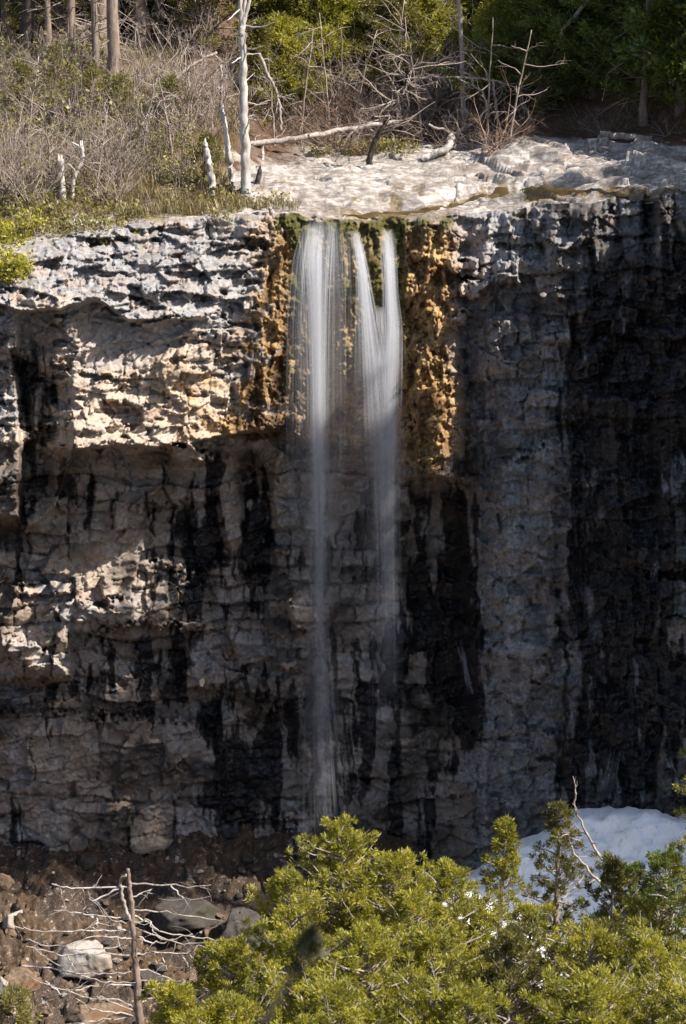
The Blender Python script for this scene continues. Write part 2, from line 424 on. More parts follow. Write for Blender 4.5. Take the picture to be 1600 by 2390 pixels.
    D += lump([(1075, 655), (1150, 655), (1110, 705), (1070, 690)], .9)
    D += lump([(1065, 725), (1090, 715), (1085, 760), (1060, 750)], .7)
    D += lump([(1130, 740), (1200, 735), (1205, 800), (1185, 820), (1140, 815)], .3)
    D += lump([(1265, 745), (1330, 745), (1335, 810), (1270, 800)], .3)
    D += lump([(1285, 672), (1390, 665), (1385, 690), (1300, 700)], .35)
    D += lump([(1245, 490), (1395, 480), (1390, 560), (1320, 585), (1250, 545)], .35)
    D -= lump([(1150, 570), (1270, 572), (1275, 610), (1230, 605)], .35)
    D += lump([(1135, 1090), (1300, 1020), (1335, 1250), (1300, 1500), (1190, 1700), (1140, 1450)], .45, 14, 18)
    D += lump([(1230, 1700), (1310, 1710), (1300, 1760), (1250, 1770)], .35)
    D += lump([(1040, 1800), (1110, 1780), (1110, 1850), (1045, 1860)], .35)
    D += lump([(1250, 1775), (1300, 1780), (1295, 1890), (1245, 1900)], .3)
    D -= lump([(330, 1190), (520, 1165), (525, 1315), (430, 1335), (340, 1290)], .75, 10, 14)
    D -= lump([(165, 1490), (300, 1455), (480, 1470), (420, 1600), (170, 1590)], .65, 10, 14)
    D -= lump([(-50, 1600), (300, 1592), (620, 1622), (600, 1690), (-50, 1650)], .5, 12, 14)
    D -= lump([(500, 1700), (690, 1640), (720, 1890), (520, 1905)], .6, 14, 16)
    D -= lump([(940, 1180), (1080, 1150), (1100, 1700), (960, 1740)], .5, 14, 14)
    D -= lump([(560, 1100), (625, 1090), (640, 1330), (570, 1340)], .5, 8, 10)
    D += lump([(1440, 1275), (1600, 1275), (1700, 1300), (1700, 1330), (1500, 1335)], .5)
    D += lump([(1500, 1345), (1600, 1350), (1600, 1440), (1510, 1435)], .5)
    D += lump([(1545, 1445), (1620, 1445), (1620, 1520), (1560, 1530)], .55)
    # ---- masks
    st = np.full(u.shape, .30)
    def blob(cu, cv, su, sv, a):
        return a * np.exp(-((u - cu) / su) ** 2 - ((v - cv) / sv) ** 2)
    for b in [(480, 1290, 130, 110, .55), (400, 1450, 90, 90, .30), (620, 1750, 110, 170, .6), (540, 1900, 110, 90, .45), (860, 1700, 120, 260, .45),
              (1010, 1330, 80, 200, .55), (1090, 1500, 55, 300, .5), (1010, 1600, 90, 170, .35), (1450, 900, 160, 330, .65), (1480, 1450, 180, 330, .52), (1560, 700, 60, 300, .4),
              (1400, 1750, 120, 160, .42), (90, 950, 70, 190, .42), (90, 1600, 190, 40, .28), (330, 1620, 130, 60, .25), (30, 1560, 60, 60, -.1), (590, 1180, 40, 120, .35), (610, 1350, 40, 110, .35), (360, 1540, 60, 60, .25),
              (500, 1100, 40, 70, .25), (250, 870, 70, 90, -.22), (300, 950, 180, 120, -.42), (300, 620, 350, 110, -.25), (150, 1380, 170, 60, -.12), (60, 1510, 90, 50, -.28),
              (535, 1200, 16, 170, -.55), (665, 1120, 32, 110, -.5), (780, 1100, 50, 60, -.35), (270, 1230, 90, 90, -.22), (200, 1800, 250, 130, -.16), (300, 1900, 220, 70, -.10), (710, 1420, 45, 55, -.5), (850, 1420, 60, 50, -.3),
              (1010, 1320, 12, 90, -.9), (1225, 1250, 80, 330, -.28), (1180, 800, 110, 190, -.20), (1150, 1480, 20, 120, -.45), (1090, 1850, 70, 80, -.35), (1270, 1790, 45, 120, -.35), (1270, 1730, 50, 40, -.3), (1560, 1480, 50, 60, -.35),
              (20, 1140, 22, 80, -.5), (1250, 1950, 150, 60, -.2), (570, 1470, 60, 70, -.25), (640, 1640, 90, 60, -.12), (450, 1780, 60, 100, .0), (1130, 1900, 60, 60, -.25), (830, 1580, 60, 60, -.2), (680, 1900, 30, 70, -.35)]:
        st = st + blob(*b)
    streak = fbm(u / 15 + .5 * n2, v / 190 + u * .0, 91, 4) * .55 + fbm(u / 42, v / 120, 92, 4) * .5 + .16 * n2 + .22 * (q1 - .5) * low
    st = st + (streak * .62) * (low + right * .8 + .45 * upl * sst(v, 700, 800)) - .05
    st = st + .22 * (.25 - r1) * low - .35 * blob(1225, 1150, 95, 520, 1)
    stain_dark = sst(st, .41, .54) * (1 - .9 * tuf)
    stain_dark = np.maximum(stain_dark, np.clip(.37 + .62 * n1 + .55 * (q1 - .5) + .55 * (c1 - .5) + .3 * (c2 - .5) + .15 * n2 - .5 * (blob(665, 1120, 34, 110, 1) + blob(780, 1100, 50, 60, .8) + blob(535, 1200, 18, 170, 1) + blob(270, 1230, 90, 80, .6) + blob(710, 1420, 50, 60, 1) + blob(1090, 1850, 70, 80, .8) + blob(1270, 1790, 45, 120, .6) + blob(200, 1850, 230, 110, .3)), .0, .92) * low + np.clip(.54 - .60 * np.exp(-((u + .10 * (v - 900) - 1225) / 100) ** 2) * sst(v, 600, 900) - .35 * np.exp(-((v - 640) / 130) ** 2 - ((u - 1180) / 120) ** 2) + .30 * n1 + .40 * n2 + .3 * (c2 - .5) + .15 * n3, .05, .85) * right * sst(u + .35 * (v - 600), 1090, 1240))  # lower and right wall darkened overall, beyond the stain streaks
    stain_dark = np.maximum(stain_dark, .8 * np.clip(blob(650, 960, 60, 90, 1) + blob(690, 800, 30, 200, .6), 0, 1) * sst(n2, -.3, .3))
    stain_dark = np.maximum(stain_dark, .4 * gap1 * (low + .5 * right))
    tn = .45 + .5 * n1 + .3 * (q1 - .5) + .45 * (c1 - .5) + .4 * (c2 - .5) - .45 * upl * sst(-v, -800, -650)
    tan = np.clip(tn - .65 * right + .32 * low + .5 * poly(wu, wv, [(160, 870), (500, 860), (560, 1000), (460, 1090), (170, 1050)], 30), 0, 1)
    tufa = np.clip(tcol * (1 - .25 * tm) + .5 * poly(u + 30 * n2, v + 30 * n1, [(400, 850), (620, 700), (640, 1040), (420, 1090)], 60) * sst(n2, -.1, .5), 0, 1)
    edge = np.exp(-((u - 693) / 24) ** 2) + np.exp(-((u - 928) / 20) ** 2) + .9 * tm + np.exp(-((v - 525) / 22) ** 2) * sst(u, 620, 660) * sst(-u, -1080, -1030)
    moss = np.clip(edge * (.75 + .6 * n2), 0, 1) * sst(-v, -1000, -640) + .6 * sst(fbm(u / 30, v / 22, 95, 3), .35, .6) * sst(-v, -640, -560) * (upl + right) * .6
    return D, np.stack([stain_dark, tufa, np.clip(moss, 0, 1), tan], -1)

LV = lipv(ULIST)
UU, TT = np.meshgrid(ULIST, TLIST)
VV = LV[None] + TT * (2330 - LV[None])
DD, MASK = cliff_fields(UU, VV)
# keep the top edge usable for the plateau
CP = at(UU, VV, -DD)
cl_me = grid_mesh("cliff", CP)
color_attr(cl_me, "mask", MASK)

def rockmat():
    m = NT("limestone")
    at_ = m.n('Attribute', attribute_name='mask')
    sp = m.n('SeparateColor', {'Color': at_.outputs['Color']})
    stain_dark, tufa, moss = sp.outputs[0], sp.outputs[1], sp.outputs[2]; tan = at_.outputs['Alpha']
    fine = m.noise(9, 6, .7); med = m.noise(2.2, 5, .6); vf = m.noise(34, 4, .7)
    grey = m.mix(m.ramp(fine, [(.36, (0, 0, 0)), (.64, (1, 1, 1))]), (.16, .155, .155, 1), (.38, .365, .36, 1))
    tanc = m.mix(m.ramp(fine, [(.34, (0, 0, 0)), (.66, (1, 1, 1))]), (.30, .225, .17, 1), (.56, .47, .37, 1))
    col = m.mix(tan, grey, tanc)
    warm = m.ramp(med, [(.48, (0, 0, 0)), (.66, (1, 1, 1))])
    col = m.mix(m.math('MULTIPLY', warm, .35), col, (.34, .2, .11, 1))
    tf = m.mix(m.ramp(fine, [(.3, (0, 0, 0)), (.7, (1, 1, 1))]), (.15, .085, .036, 1), (.62, .42, .19, 1))
    tf = m.mix(m.ramp(med, [(.38, (0, 0, 0)), (.6, (1, 1, 1))]), (.16, .085, .035, 1), tf)
    col = m.mix(tufa, col, tf)
    ms = m.mix(m.ramp(vf, [(.35, (0, 0, 0)), (.65, (1, 1, 1))]), (.018, .018, .006, 1), (.13, .115, .025, 1))
    col = m.mix(moss, col, ms)
    sn = m.math('MULTIPLY', stain_dark, m.ramp(fine, [(.25, (.75, .75, .75)), (.5, (1, 1, 1))]), True)
    sc = m.mix(m.ramp(med, [(.4, (0, 0, 0)), (.65, (1, 1, 1))]), (.011, .012, .015, 1), (.040, .030, .023, 1))  # faint blue of the sky's reflection tinted into the stain colour
    col = m.mix(sn, col, sc)
    ro = m.math('SUBTRACT', .92, m.math('MULTIPLY', stain_dark, .5))
    h = m.math('ADD', fine, m.math('MULTIPLY', vf, .5))
    m.bsdf(col, ro, .3, m.bump(h, .45, .03))
    return m.m
ROCK = rockmat()
cliff = link("cliff", cl_me, ROCK); tag(cliff, kind='structure')

# ------------------------------------------------------------------ plateau behind the lip
LIP = CP[0]                                   # (n,3): the cliff's top edge
LX, LY, LZ = LIP[:, 0], LIP[:, 1], LIP[:, 2]
XS = np.linspace(LX.min(), LX.max(), 1600)
_ys = np.interp(XS, LX[np.argsort(LX)], LY[np.argsort(LX)]); _zs = np.interp(XS, LX[np.argsort(LX)], LZ[np.argsort(LX)])
_k = np.hanning(61); _k /= _k.sum()
YS = np.convolve(np.pad(_ys, 30, 'edge'), _k, 'valid'); ZS = np.convolve(np.pad(_zs, 30, 'edge'), _k, 'valid')
_o = np.argsort(LX)

def plat(x, s):
    """height of the ground s metres behind the lip at x"""
    zl = np.interp(x, XS, ZS)
    zb = np.interp(x, [-40, -9, -2.5, 2, 5, 9, 40], [.3, .1, 0, .05, .35, .6, .8])
    k = np.exp(-s / 1.6)
    z = zl * k + zb * (1 - k)
    lf = sst(-x, 1.2, 4.2)
    bank = lf * (.17 * np.clip(s - .6, 0, 11) + .12 * np.clip(s - 6, 0, 4)) + (1 - lf) * (.02 * s)
    back = np.interp(x, [-40, -5, -3, 5, 40], [11.5, 11.0, 9.5, 10.5, 10.5])
    hill = .42 * np.clip(s - back, 0, 3.5) + .26 * np.clip(s - back - 3.5, 0, 60)
    n = .30 * fbm(x / 5, s / 4, 101, 4) + .10 * fbm(x / 1.1, s / 1.1, 102, 4)
    rq = (s + 1.6 * fbm(x / 4, s / 5, 104, 3)) / .9; rk = np.floor(rq); rt = sst(rq - rk, 0, .22)
    ledge = .22 * (hsh(rk, rk * 0, 7) * rt + hsh(rk - 1, rk * 0, 7) * (1 - rt) - .35)
    rock = sst(x, -3.2, -2.2) * sst(-s, -11, -8.5)
    z = z + (1 - np.exp(-s / .5)) * (n * (1 - .35 * rock) + bank + ledge * rock + .10 * rock * fbm(x / .7, s / .28, 106, 4) + .12 * sst(-x, -1.5, 3) * fbm(x / .6, s / .6, 107, 3)) + hill
    xx, ss = np.broadcast_arrays(np.asarray(x, float) + 0.0, np.asarray(s, float) + 0.0); xx = np.atleast_1d(xx); ss = np.atleast_1d(ss)
    fa = facet(xx + .3 * ss, ss, 1.7, .95, 161)[0]; fb = facet(xx, ss + .2 * xx, .62, .34, 166)[0]
    fa = fa.reshape(np.shape(z)); fb = fb.reshape(np.shape(z))
    z = z + (1 - np.exp(-s / .4)) * rock * ((.06 + .26 * sst(x, 2.2, 4.2)) * fa + (.05 + .05 * sst(x, 2.2, 4.2)) * fb)
    # a low rock hump towards the right and the stream's runnel in front of it
    z = z + .40 * np.exp(-((x - 4.0) / 1.7) ** 2 - ((s - 6.0) / 1.6) ** 2) + .35 * np.exp(-((x - 6.8) / 1.2) ** 2 - ((s - 4.6) / 1.0) ** 2)
    return z

def lipy(x):
    return np.interp(x, XS, YS)

SL = np.concatenate([np.linspace(0, 14, 360), 14 + np.linspace(.05, 1, 60) ** 1.7 * 240])
PX = np.broadcast_to(LX[None], (len(SL), len(LX))); PS = np.broadcast_to(SL[:, None], PX.shape)
LYS = np.interp(LX, XS, YS); LZS = np.interp(LX, XS, ZS)
PZ = plat(PX, PS) + (LZ - LZS)[None] * np.exp(-PS / .35); PZ[0] = LZ
PP = np.stack([PX, LY[None] * np.exp(-PS / 400) + PS, PZ], -1)
PP[:, :, 1] = LYS[None] + PS + (LY - LYS)[None] * np.exp(-PS / .35)
pl_me = grid_mesh("plateau", PP)

def hz(x, y):
    return plat(np.asarray(x, float), np.asarray(y, float) - lipy(x))

def ground(u, v):
    """where the view ray through (u, v) meets the plateau"""
    y = np.linspace(-6, 60, 3000)
    p = at(np.full(y.shape, float(u)), np.full(y.shape, float(v)), y)
    s = y - lipy(p[:, 0])
    under = (s > 0) & (p[:, 2] <= plat(p[:, 0], np.maximum(s, 0)))
    i = np.argmax(under) if under.any() else len(y) - 1
    return Vector(p[i])

# stream bed: pixels of its middle line -> ground points
CREEK = [ground(u, v) for u, v in [(1585, 445), (1500, 452), (1400, 446), (1330, 447), (1250, 452), (1170, 456), (1100, 468), (1010, 487), (930, 500), (860, 506), (800, 504)]]
CK = np.array([(p.x, p.y) for p in CREEK])
def creekdist(x, y):
    d = np.full(x.shape, 1e9)
    for a, b in zip(CK[:-1], CK[1:]):
        e = b - a; t = np.clip(((x - a[0]) * e[0] + (y - a[1]) * e[1]) / (e @ e), 0, 1)
        d = np.minimum(d, np.hypot(x - a[0] - t * e[0], (y - a[1] - t * e[1])))
    return d
X2, Y2 = PP[..., 0], PP[..., 1]
nA = fbm(X2 / 1.3, PS / 1.3, 111, 5); nB = fbm(X2 / .3, PS / .5, 112, 4)
rockm = sst(X2 + 1.1 * nA + .1 * PS, -2.6, -1.6) * sst(-(PS + 1.2 * nA), -10.6, -9.2)
rockm = np.maximum(rockm, sst(-(PS + .9 * nA + .3 * nB), -.9, -.2))
rockm *= 1 - sst(-X2, .6, 1.6) * sst(PS + nA, 5.5, 7)
rockm = np.maximum(rockm, .9 * sst(nA + .5 * nB, .75, .95) * sst(-PS, -7, -3))
ck = sst(-(creekdist(X2, Y2) + .45 * nA + .35 * nB), -.55, -.15) * sst(nB + .5 * nA, -.45, .25)
gold = np.maximum(np.exp(-((X2 - .9) / 1.2) ** 2) * sst(-(PS + .5 * nA + .3 * nB), -1.4, -.5), ck); gold = np.maximum(gold, .7 * sst(nB + .6 * nA, .55, .9) * rockm * sst(-PS, -4, -2))
grass = sst(nA + .35 * nB, -.15, .45) * sst(-(PS), -13, -9) * sst(-X2, 1.5, 3) + .9 * np.exp(-((X2 - 1.5) / 1.5) ** 2 - ((PS - 8.9) / .7) ** 2)
hollow_shade = np.exp(-((X2 + 5.2) / 1.3) ** 2 - ((PS - 13.2) / 2.2) ** 2)  # shade of the hollow under the trees, painted into the ground colour
color_attr(pl_me, "mask", np.stack([rockm, np.clip(gold, 0, 1), np.clip(grass, 0, 1), np.clip(hollow_shade * 1.6, 0, 1)], -1))
def platmat():
    m = NT("plateau_ground")
    at_ = m.n('Attribute', attribute_name='mask'); sp = m.n('SeparateColor', {'Color': at_.outputs['Color']})
    fine = m.noise(8, 6, .7); med = m.noise(1.7, 5, .6); vf = m.noise(40, 4, .7)
    litter = m.mix(m.ramp(vf, [(.35, (0, 0, 0)), (.65, (1, 1, 1))]), (.03, .018, .012, 1), (.22, .135, .09, 1))
    litter = m.mix(m.ramp(fine, [(.45, (0, 0, 0)), (.7, (.7, .7, .7))]), litter, (.05, .03, .018, 1))
    gr = m.mix(m.ramp(vf, [(.35, (0, 0, 0)), (.65, (1, 1, 1))]), (.16, .105, .045, 1), (.36, .28, .14, 1))
    gr = m.mix(m.ramp(fine, [(.46, (0, 0, 0)), (.62, (1, 1, 1))]), gr, (.11, .13, .03, 1))
    rk = m.mix(m.ramp(fine, [(.34, (0, 0, 0)), (.62, (1, 1, 1))]), (.34, .30, .275, 1), (.74, .68, .62, 1))
    rk = m.mix(m.ramp(med, [(.45, (0, 0, 0)), (.68, (.8, .8, .8))]), rk, (.30, .24, .19, 1))
    sk = m.noise(3.2, 6, .68, stretch=(.4, 1.3, 2.5)); rk = m.mix(m.ramp(sk, [(.52, (0, 0, 0)), (.66, (.85, .85, .85))]), rk, (.12, .10, .085, 1))
    sk2 = m.noise(1.1, 6, .7, stretch=(.5, 1.2, 2)); rk = m.mix(m.ramp(sk2, [(.40, (0, 0, 0)), (.5, (.75, .75, .75)), (.58, (0, 0, 0))]), rk, (.17, .14, .12, 1))
    gd = m.mix(m.ramp(fine, [(.35, (0, 0, 0)), (.65, (1, 1, 1))]), (.05, .035, .014, 1), (.28, .19, .075, 1))
    col = m.mix(sp.outputs[2], litter, gr); col = m.mix(sp.outputs[0], col, rk); col = m.mix(sp.outputs[1], col, gd)
    col = m.mix(at_.outputs['Alpha'], col, (.012, .008, .006, 1))  # near-black painted in as the hollow's shade
    m.bsdf(col, .9, .25, m.bump(m.math('ADD', fine, vf), .6, .04)); return m.m
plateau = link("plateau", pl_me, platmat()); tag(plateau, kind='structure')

# ------------------------------------------------------------------ ground below the cliff
def low(x, y):
    """height of the talus and valley floor"""
    x = np.asarray(x, float); y = np.asarray(y, float); d = -y
    z = -15.35 - .20 * np.clip(d, -6, 30) - .05 * np.clip(d - 30, 0, 12)
    z = z + .55 * np.clip(d - 46, 0, 60)                                   # the near bank under the camera
    z = z + .9 * np.exp(-((x + 5) / 3.2) ** 2 - ((d - 2.2) / 2.0) ** 2)      # rubble cone on the left
    z = z + .45 * fbm(x / 4, y / 4, 121, 4) + .22 * fbm(x / .9, y / .9, 122, 4)
    xx, yy = np.broadcast_arrays(x + 0.0, y + 0.0); xx = np.atleast_1d(xx); yy = np.atleast_1d(yy)
    z = z + (.22 * facet(xx, yy, 1.3, 1.0, 171)[0] + .24 * facet(xx + 3, yy + .3 * xx, .5, .42, 176)[0] + .12 * facet(xx, yy, .2, .18, 181)[0]).reshape(np.shape(z))
    return z
gx = np.concatenate([np.linspace(-220, -14, 50)[:-1], np.linspace(-14, 14, 620), np.linspace(14, 220, 50)[1:]])
gy = np.concatenate([np.linspace(-300, -32, 60)[:-1], np.linspace(-32, 4, 640)])
GX, GY = np.meshgrid(gx, gy)
GZ = low(GX, GY)
gm = grid_mesh("ground", np.stack([GX, GY, np.minimum(GZ, 7 + .05 * GZ)], -1)[::-1])
def groundmat():
    m = NT("talus_soil")
    fine = m.noise(7, 6, .7); med = m.noise(.9, 5, .6); vf = m.noise(26, 4, .7)
    a = m.mix(m.ramp(vf, [(.35, (0, 0, 0)), (.65, (1, 1, 1))]), (.022, .016, .013, 1), (.13, .095, .072, 1))
    b = m.mix(m.ramp(fine, [(.35, (0, 0, 0)), (.65, (1, 1, 1))]), (.04, .026, .017, 1), (.18, .118, .07, 1))
    col = m.mix(m.ramp(med, [(.44, (0, 0, 0)), (.6, (1, 1, 1))]), a, b)
    col = m.mix(m.ramp(fine, [(.58, (0, 0, 0)), (.66, (1, 1, 1))]), col, (.36, .30, .25, 1))
    m.bsdf(col, .92, .2, m.bump(m.math('ADD', fine, vf), .7, .05)); return m.m
tag(link("ground", gm, groundmat()), kind='structure')
def lowhit(u, v):
    y = np.linspace(4, -45, 3000)
    p = at(np.full(y.shape, float(u)), np.full(y.shape, float(v)), y)
    under = p[:, 2] >= low(p[:, 0], y)
    i = np.argmax(under) if under.any() else 0
    return Vector(p[i])
# ------------------------------------------------------------------ plants: materials
M_WHITE = bark("weathered_white_wood", (.26, .225, .20), (.68, .63, .58), 10)
M_GREY = bark("grey_dead_wood", (.21, .17, .145), (.52, .45, .40), 16)
M_TWIG = bark("grey_twig", (.20, .15, .125), (.50, .42, .36), 20)
M_BROWN = bark("brown_twig", (.13, .08, .055), (.36, .25, .18), 20)
M_BARK = bark("cedar_bark", (.16, .115, .09), (.36, .28, .23), 12)
M_DARK = bark("dark_bark", (.03, .025, .022), (.10, .08, .068), 14)
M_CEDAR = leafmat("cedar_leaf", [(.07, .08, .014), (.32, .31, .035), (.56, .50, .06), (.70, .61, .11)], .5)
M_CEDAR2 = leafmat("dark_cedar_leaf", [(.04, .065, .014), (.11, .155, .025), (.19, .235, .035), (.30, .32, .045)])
M_OLIVE = leafmat("olive_leaf", [(.13, .115, .035), (.25, .22, .06), (.37, .32, .10), (.47, .40, .16)])
M_DULL = leafmat("dull_cedar_leaf", [(.08, .08, .022), (.16, .15, .035), (.25, .22, .05), (.32, .27, .07)])

R = np.random.RandomState(11)
def U(a, b): return R.uniform(a, b)
def unit(v):
    v = np.asarray(v, float); return v / (np.linalg.norm(v) + 1e-9)
def rv(): return unit(R.normal(size=3))

def leaves(mb, cen, rad, per, L, Wd, out=None, up=.25, spread=1.0):
    """many small pointed leaf sprays round each clump centre"""
    cen = np.asarray(cen, float); n = len(cen)
    if n == 0: return
    rad = np.broadcast_to(np.asarray(rad, float), (n,))
    N = n * per
    c = np.repeat(cen, per, 0); r = np.repeat(rad, per)
    off = R.normal(size=(N, 3)); off /= np.linalg.norm(off, axis=1)[:, None]; off *= (R.rand(N) ** .5)[:, None]
    p = c + off * r[:, None]
    d = off * spread + R.normal(size=(N, 3)) * .38 + np.array([0, 0, up])
    if out is not None: d = d + np.repeat(np.asarray(out, float), per, 0) * 1.0
    d /= np.linalg.norm(d, axis=1)[:, None] + 1e-9
    s = np.cross(d, R.normal(size=(N, 3))); s /= np.linalg.norm(s, axis=1)[:, None] + 1e-9
    ll = L * (.55 + .9 * R.rand(N)); ww = Wd * (.6 + .8 * R.rand(N))
    b = p; m = p + d * (ll * .55)[:, None]; t = p + d * ll[:, None]
    v = np.stack([b, m + s * ww[:, None], t, m - s * ww[:, None]], 1)
    mb.add(v.reshape(-1, 3), np.arange(N * 4).reshape(-1, 4))

def wander(p, d, L, n, bend=.15, grav=0.0):
    """a crooked path of n+1 points"""
    p = np.asarray(p, float); d = unit(d); out = [p.copy()]
    for i in range(n):
        d = unit(d + R.normal(size=3) * bend + np.array([0, 0, grav]))
        p = p + d * (L / n); out.append(p.copy())
    return np.array(out)

def cedar(H, R0, low=.15, nb=70, clump=.13, per=12, L=.10, Wd=.022, twig=True, shape=.8, lean=(0, 0), gap=0.0, droop=-.05, dens=1.0):
    """trunk, limbs, foliage of one cedar standing at the origin"""
    tr, br, fo = MB(), MB(), MB()
    n = 10; hs = np.linspace(0, H, n + 1)
    tp = np.stack([lean[0] * hs + .06 * np.cumsum(R.normal(size=n + 1)) * .5, lean[1] * hs + .06 * np.cumsum(R.normal(size=n + 1)) * .5, hs], -1); tp[0, :2] = 0
    r0 = .016 * H + .03
    tr.tube(tp, r0 * (1 - .93 * (hs / H)) ** .9, 7)
    az = R.rand() * 6
    ph = R.rand(4) * 6
    cs, os_, rs = [], [], []
    for i in range(nb):
        f = low + (1 - low) * ((i + R.rand()) / nb) ** .85
        z = H * f; az += 2.4 + R.normal() * .3
        p0 = np.array([np.interp(z, hs, tp[:, 0]), np.interp(z, hs, tp[:, 1]), z])
        side = 1 + .28 * math.sin(az * 2 + ph[0]) + .22 * math.sin(3 * az + 5 * f + ph[1])
        prof = min(1.0, ((1 - f) / (1 - low)) ** shape * 1.1 + .06) * (.55 + .45 * min(1, (f - low) / .12 + .3))
        Lb = R0 * prof * side * U(.6, 1.15)
        if R.rand() < gap: Lb *= .35
        d = np.array([math.cos(az), math.sin(az), U(.05, .5) + .5 * f])
        nn = 6
        path = wander(p0, d, Lb, nn, .12, droop)
        path[:, 2] += .16 * Lb * np.linspace(0, 1, nn + 1) ** 3
        br.tube(path, np.linspace(.012 + .012 * Lb, .004, nn + 1), 4, False)
        k = max(3, int(Lb * 9 * dens))
        for j in range(k):
            t = U(.25, 1.0) ** .75
            q = path[min(nn, int(t * nn))] + (path[min(nn, int(t * nn) + 1)] - path[min(nn, int(t * nn))]) * R.rand()
            sd = unit(np.cross(unit(path[-1] - path[0]), [0, 0, 1]) * R.choice([-1, 1]) + .5 * unit(path[-1] - path[0]) + R.normal(size=3) * .35 + np.array([0, 0, .2]))
            Lt = .30 * Lb * (1.15 - t) * U(.3, 1.2) + .06
            e = q + sd * Lt
            if twig and R.rand() < .5: br.tube([q, (q + e) / 2 + R.normal(size=3) * .02, e], [.007, .005, .003], 3, False)
            cs.append(e); os_.append(sd); rs.append(clump * U(.6, 1.3))
            if Lt > .22: cs.append((q + e) / 2 + R.normal(size=3) * .04); os_.append(sd); rs.append(clump * U(.5, 1.0))
    leaves(fo, cs, rs, per, L, Wd, os_)
    return tr, br, fo

def put_cedar(name, loc, label, group, args, leaf, barkm, rz=0.0, cat='tree'):
    root = thing(name, loc, label, cat, group, rz)
    tr, br, fo = cedar(**args)
    tr.build("trunk", barkm, root, True)
    b = br.build("branches", barkm, root)
    fo.build("crown", leaf, root)
    return root

def limb(mb, p, d, L, r, depth, bend=.16, grav=0.0, nsub=5, k=5, spread=.9, ratio=.5):
    n = 6
    path = wander(p, d, L, n, bend, grav)
    mb.tube(path, np.linspace(r, r * .35, n + 1), k, False)
    if depth > 0:
        for i in range(nsub):
            t = U(.2, 1.0); j = min(n - 1, int(t * n)); q = path[j] + (path[j + 1] - path[j]) * R.rand()
            a = unit(path[j + 1] - path[j])
            dd = unit(a + rv() * spread)
            limb(mb, q, dd, L * ratio * U(.5, 1.2), r * (1 - .6 * t) * .55, depth - 1, bend, grav, max(2, nsub - 2), 3, spread, ratio)
    return path

def polytube(mb, pts, r0, r1, k=6, sub=4, wob=.01):
    """a tapering tube through given points, slightly crooked between them"""
    pts = np.array([tuple(p) for p in pts], float); n = len(pts)
    t = np.linspace(0, n - 1, (n - 1) * sub + 1)
    q = np.stack([np.interp(t, np.arange(n), pts[:, c]) for c in range(3)], -1)
    if len(q) > 4:
        q[1:-1] = (q[:-2] + 2 * q[1:-1] + q[2:]) / 4
        q[1:-1] += R.normal(size=q[1:-1].shape) * wob
    mb.tube(q, np.linspace(r0, r1, len(q)), k)
    return q

def local(root, pts):
    o = np.array(root.location); return [np.asarray(tuple(p)) - o for p in pts]

# ------------------------------------------------------------------ the white dead tree and the snags by the lip
def pts_at(us, y):
    return [atv(u, v, y + (c[0] if c else 0)) for u, v, *c in us]

b = ground(574, 452); yb = b.y
root = thing("dead_tree", b - Vector((0, 0, .05)), "tall white barkless dead tree with forked top beside the rock shelf", "dead tree")
t = MB()
pth = local(root, [b - Vector((0, 0, .1))] + pts_at([(574, 440), (573, 380), (572, 330), (570, 280), (568, 220), (568, 160), (566, 100), (565, 60)], yb))
q = polytube(t, pth, .125, .075, 9, 5, .014)
t.build("trunk", M_WHITE, root, True)
for us, r in [([(565, 62), (561, 20), (560, -40), (563, -140)], .06), ([(566, 70), (570, 25), (571, -30), (566, -120)], .05), ([(567, 55), (581, 15), (585, -30), (592, -110)], .045)]:
    m = MB(); polytube(m, local(root, pts_at(us, yb)), r, r * .5, 6, 4, .01); m.build("fork", M_WHITE, root, True)
for us, r in [([(575, 60, 0), (600, 64, -.2), (618, 62, -.3), (640, 52, -.4)], .022), ([(573, 113), (592, 115, -.2), (612, 108, -.4)], .02), ([(570, 126), (590, 127, .1), (606, 125, .1)], .022),
              ([(565, 130), (550, 142, -.2), (540, 148, -.3)], .022), ([(566, 125), (554, 124)], .02), ([(580, 278), (592, 280, -.2), (608, 280, -.3)], .026), ([(580, 272), (593, 268)], .018), ([(561, 20), (545, 35, -.3), (530, 48, -.5)], .02),
              ([(572, 190), (594, 170, .4)], .014), ([(575, 238), (600, 245, .3), (625, 240, .4)], .012), ([(567, 165), (553, 166)], .02)]:
    m = MB(); polytube(m, local(root, pts_at(us, yb)), r, r * .45, 5, 3, .006); m.build("branch_stub", M_WHITE, root)

def snag(us, r0, r1, label, name="broken_snag", mat=None, stubs=(), base=None):
    u0, v0 = us[0]; b = ground(u0, v0) if base is None else base
    root = thing(name, b, label, "dead tree")
    m = MB(); p = local(root, [b - Vector((0, 0, .12))] + pts_at(us, b.y)); q = polytube(m, p, r0, r1, 8, 5, .008)
    # splintered top
    top = q[-1]
    for k in range(4):
        a = k * 1.6 + R.rand(); o = np.array([math.cos(a), math.sin(a), 0]) * r1 * .5
        m.tube([top + o - [0, 0, .05], top + o * 1.1 + [0, 0, U(.03, .16)]], [r1 * .45, .004], 4)
    m.build("trunk", mat or M_WHITE, root)
    for s_, r in stubs:
        m = MB(); polytube(m, local(root, pts_at(s_, b.y)), r, r * .4, 5, 3, .008); m.build("branch_stub", mat or M_WHITE, root)
    return root
snag([(544, 440), (539, 400), (532, 350), (526, 310), (521, 275), (518, 258)], .085, .05, "leaning white broken snag between the forked dead tree and a shorter snag", stubs=[([(521, 265, 0), (527, 272, -.1)], .03)])
snag([(497, 465), (494, 420), (487, 380), (480, 345), (478, 335)], .10, .055, "short grey-white leaning stump of a trunk, nearest the cliff edge of three pale poles")
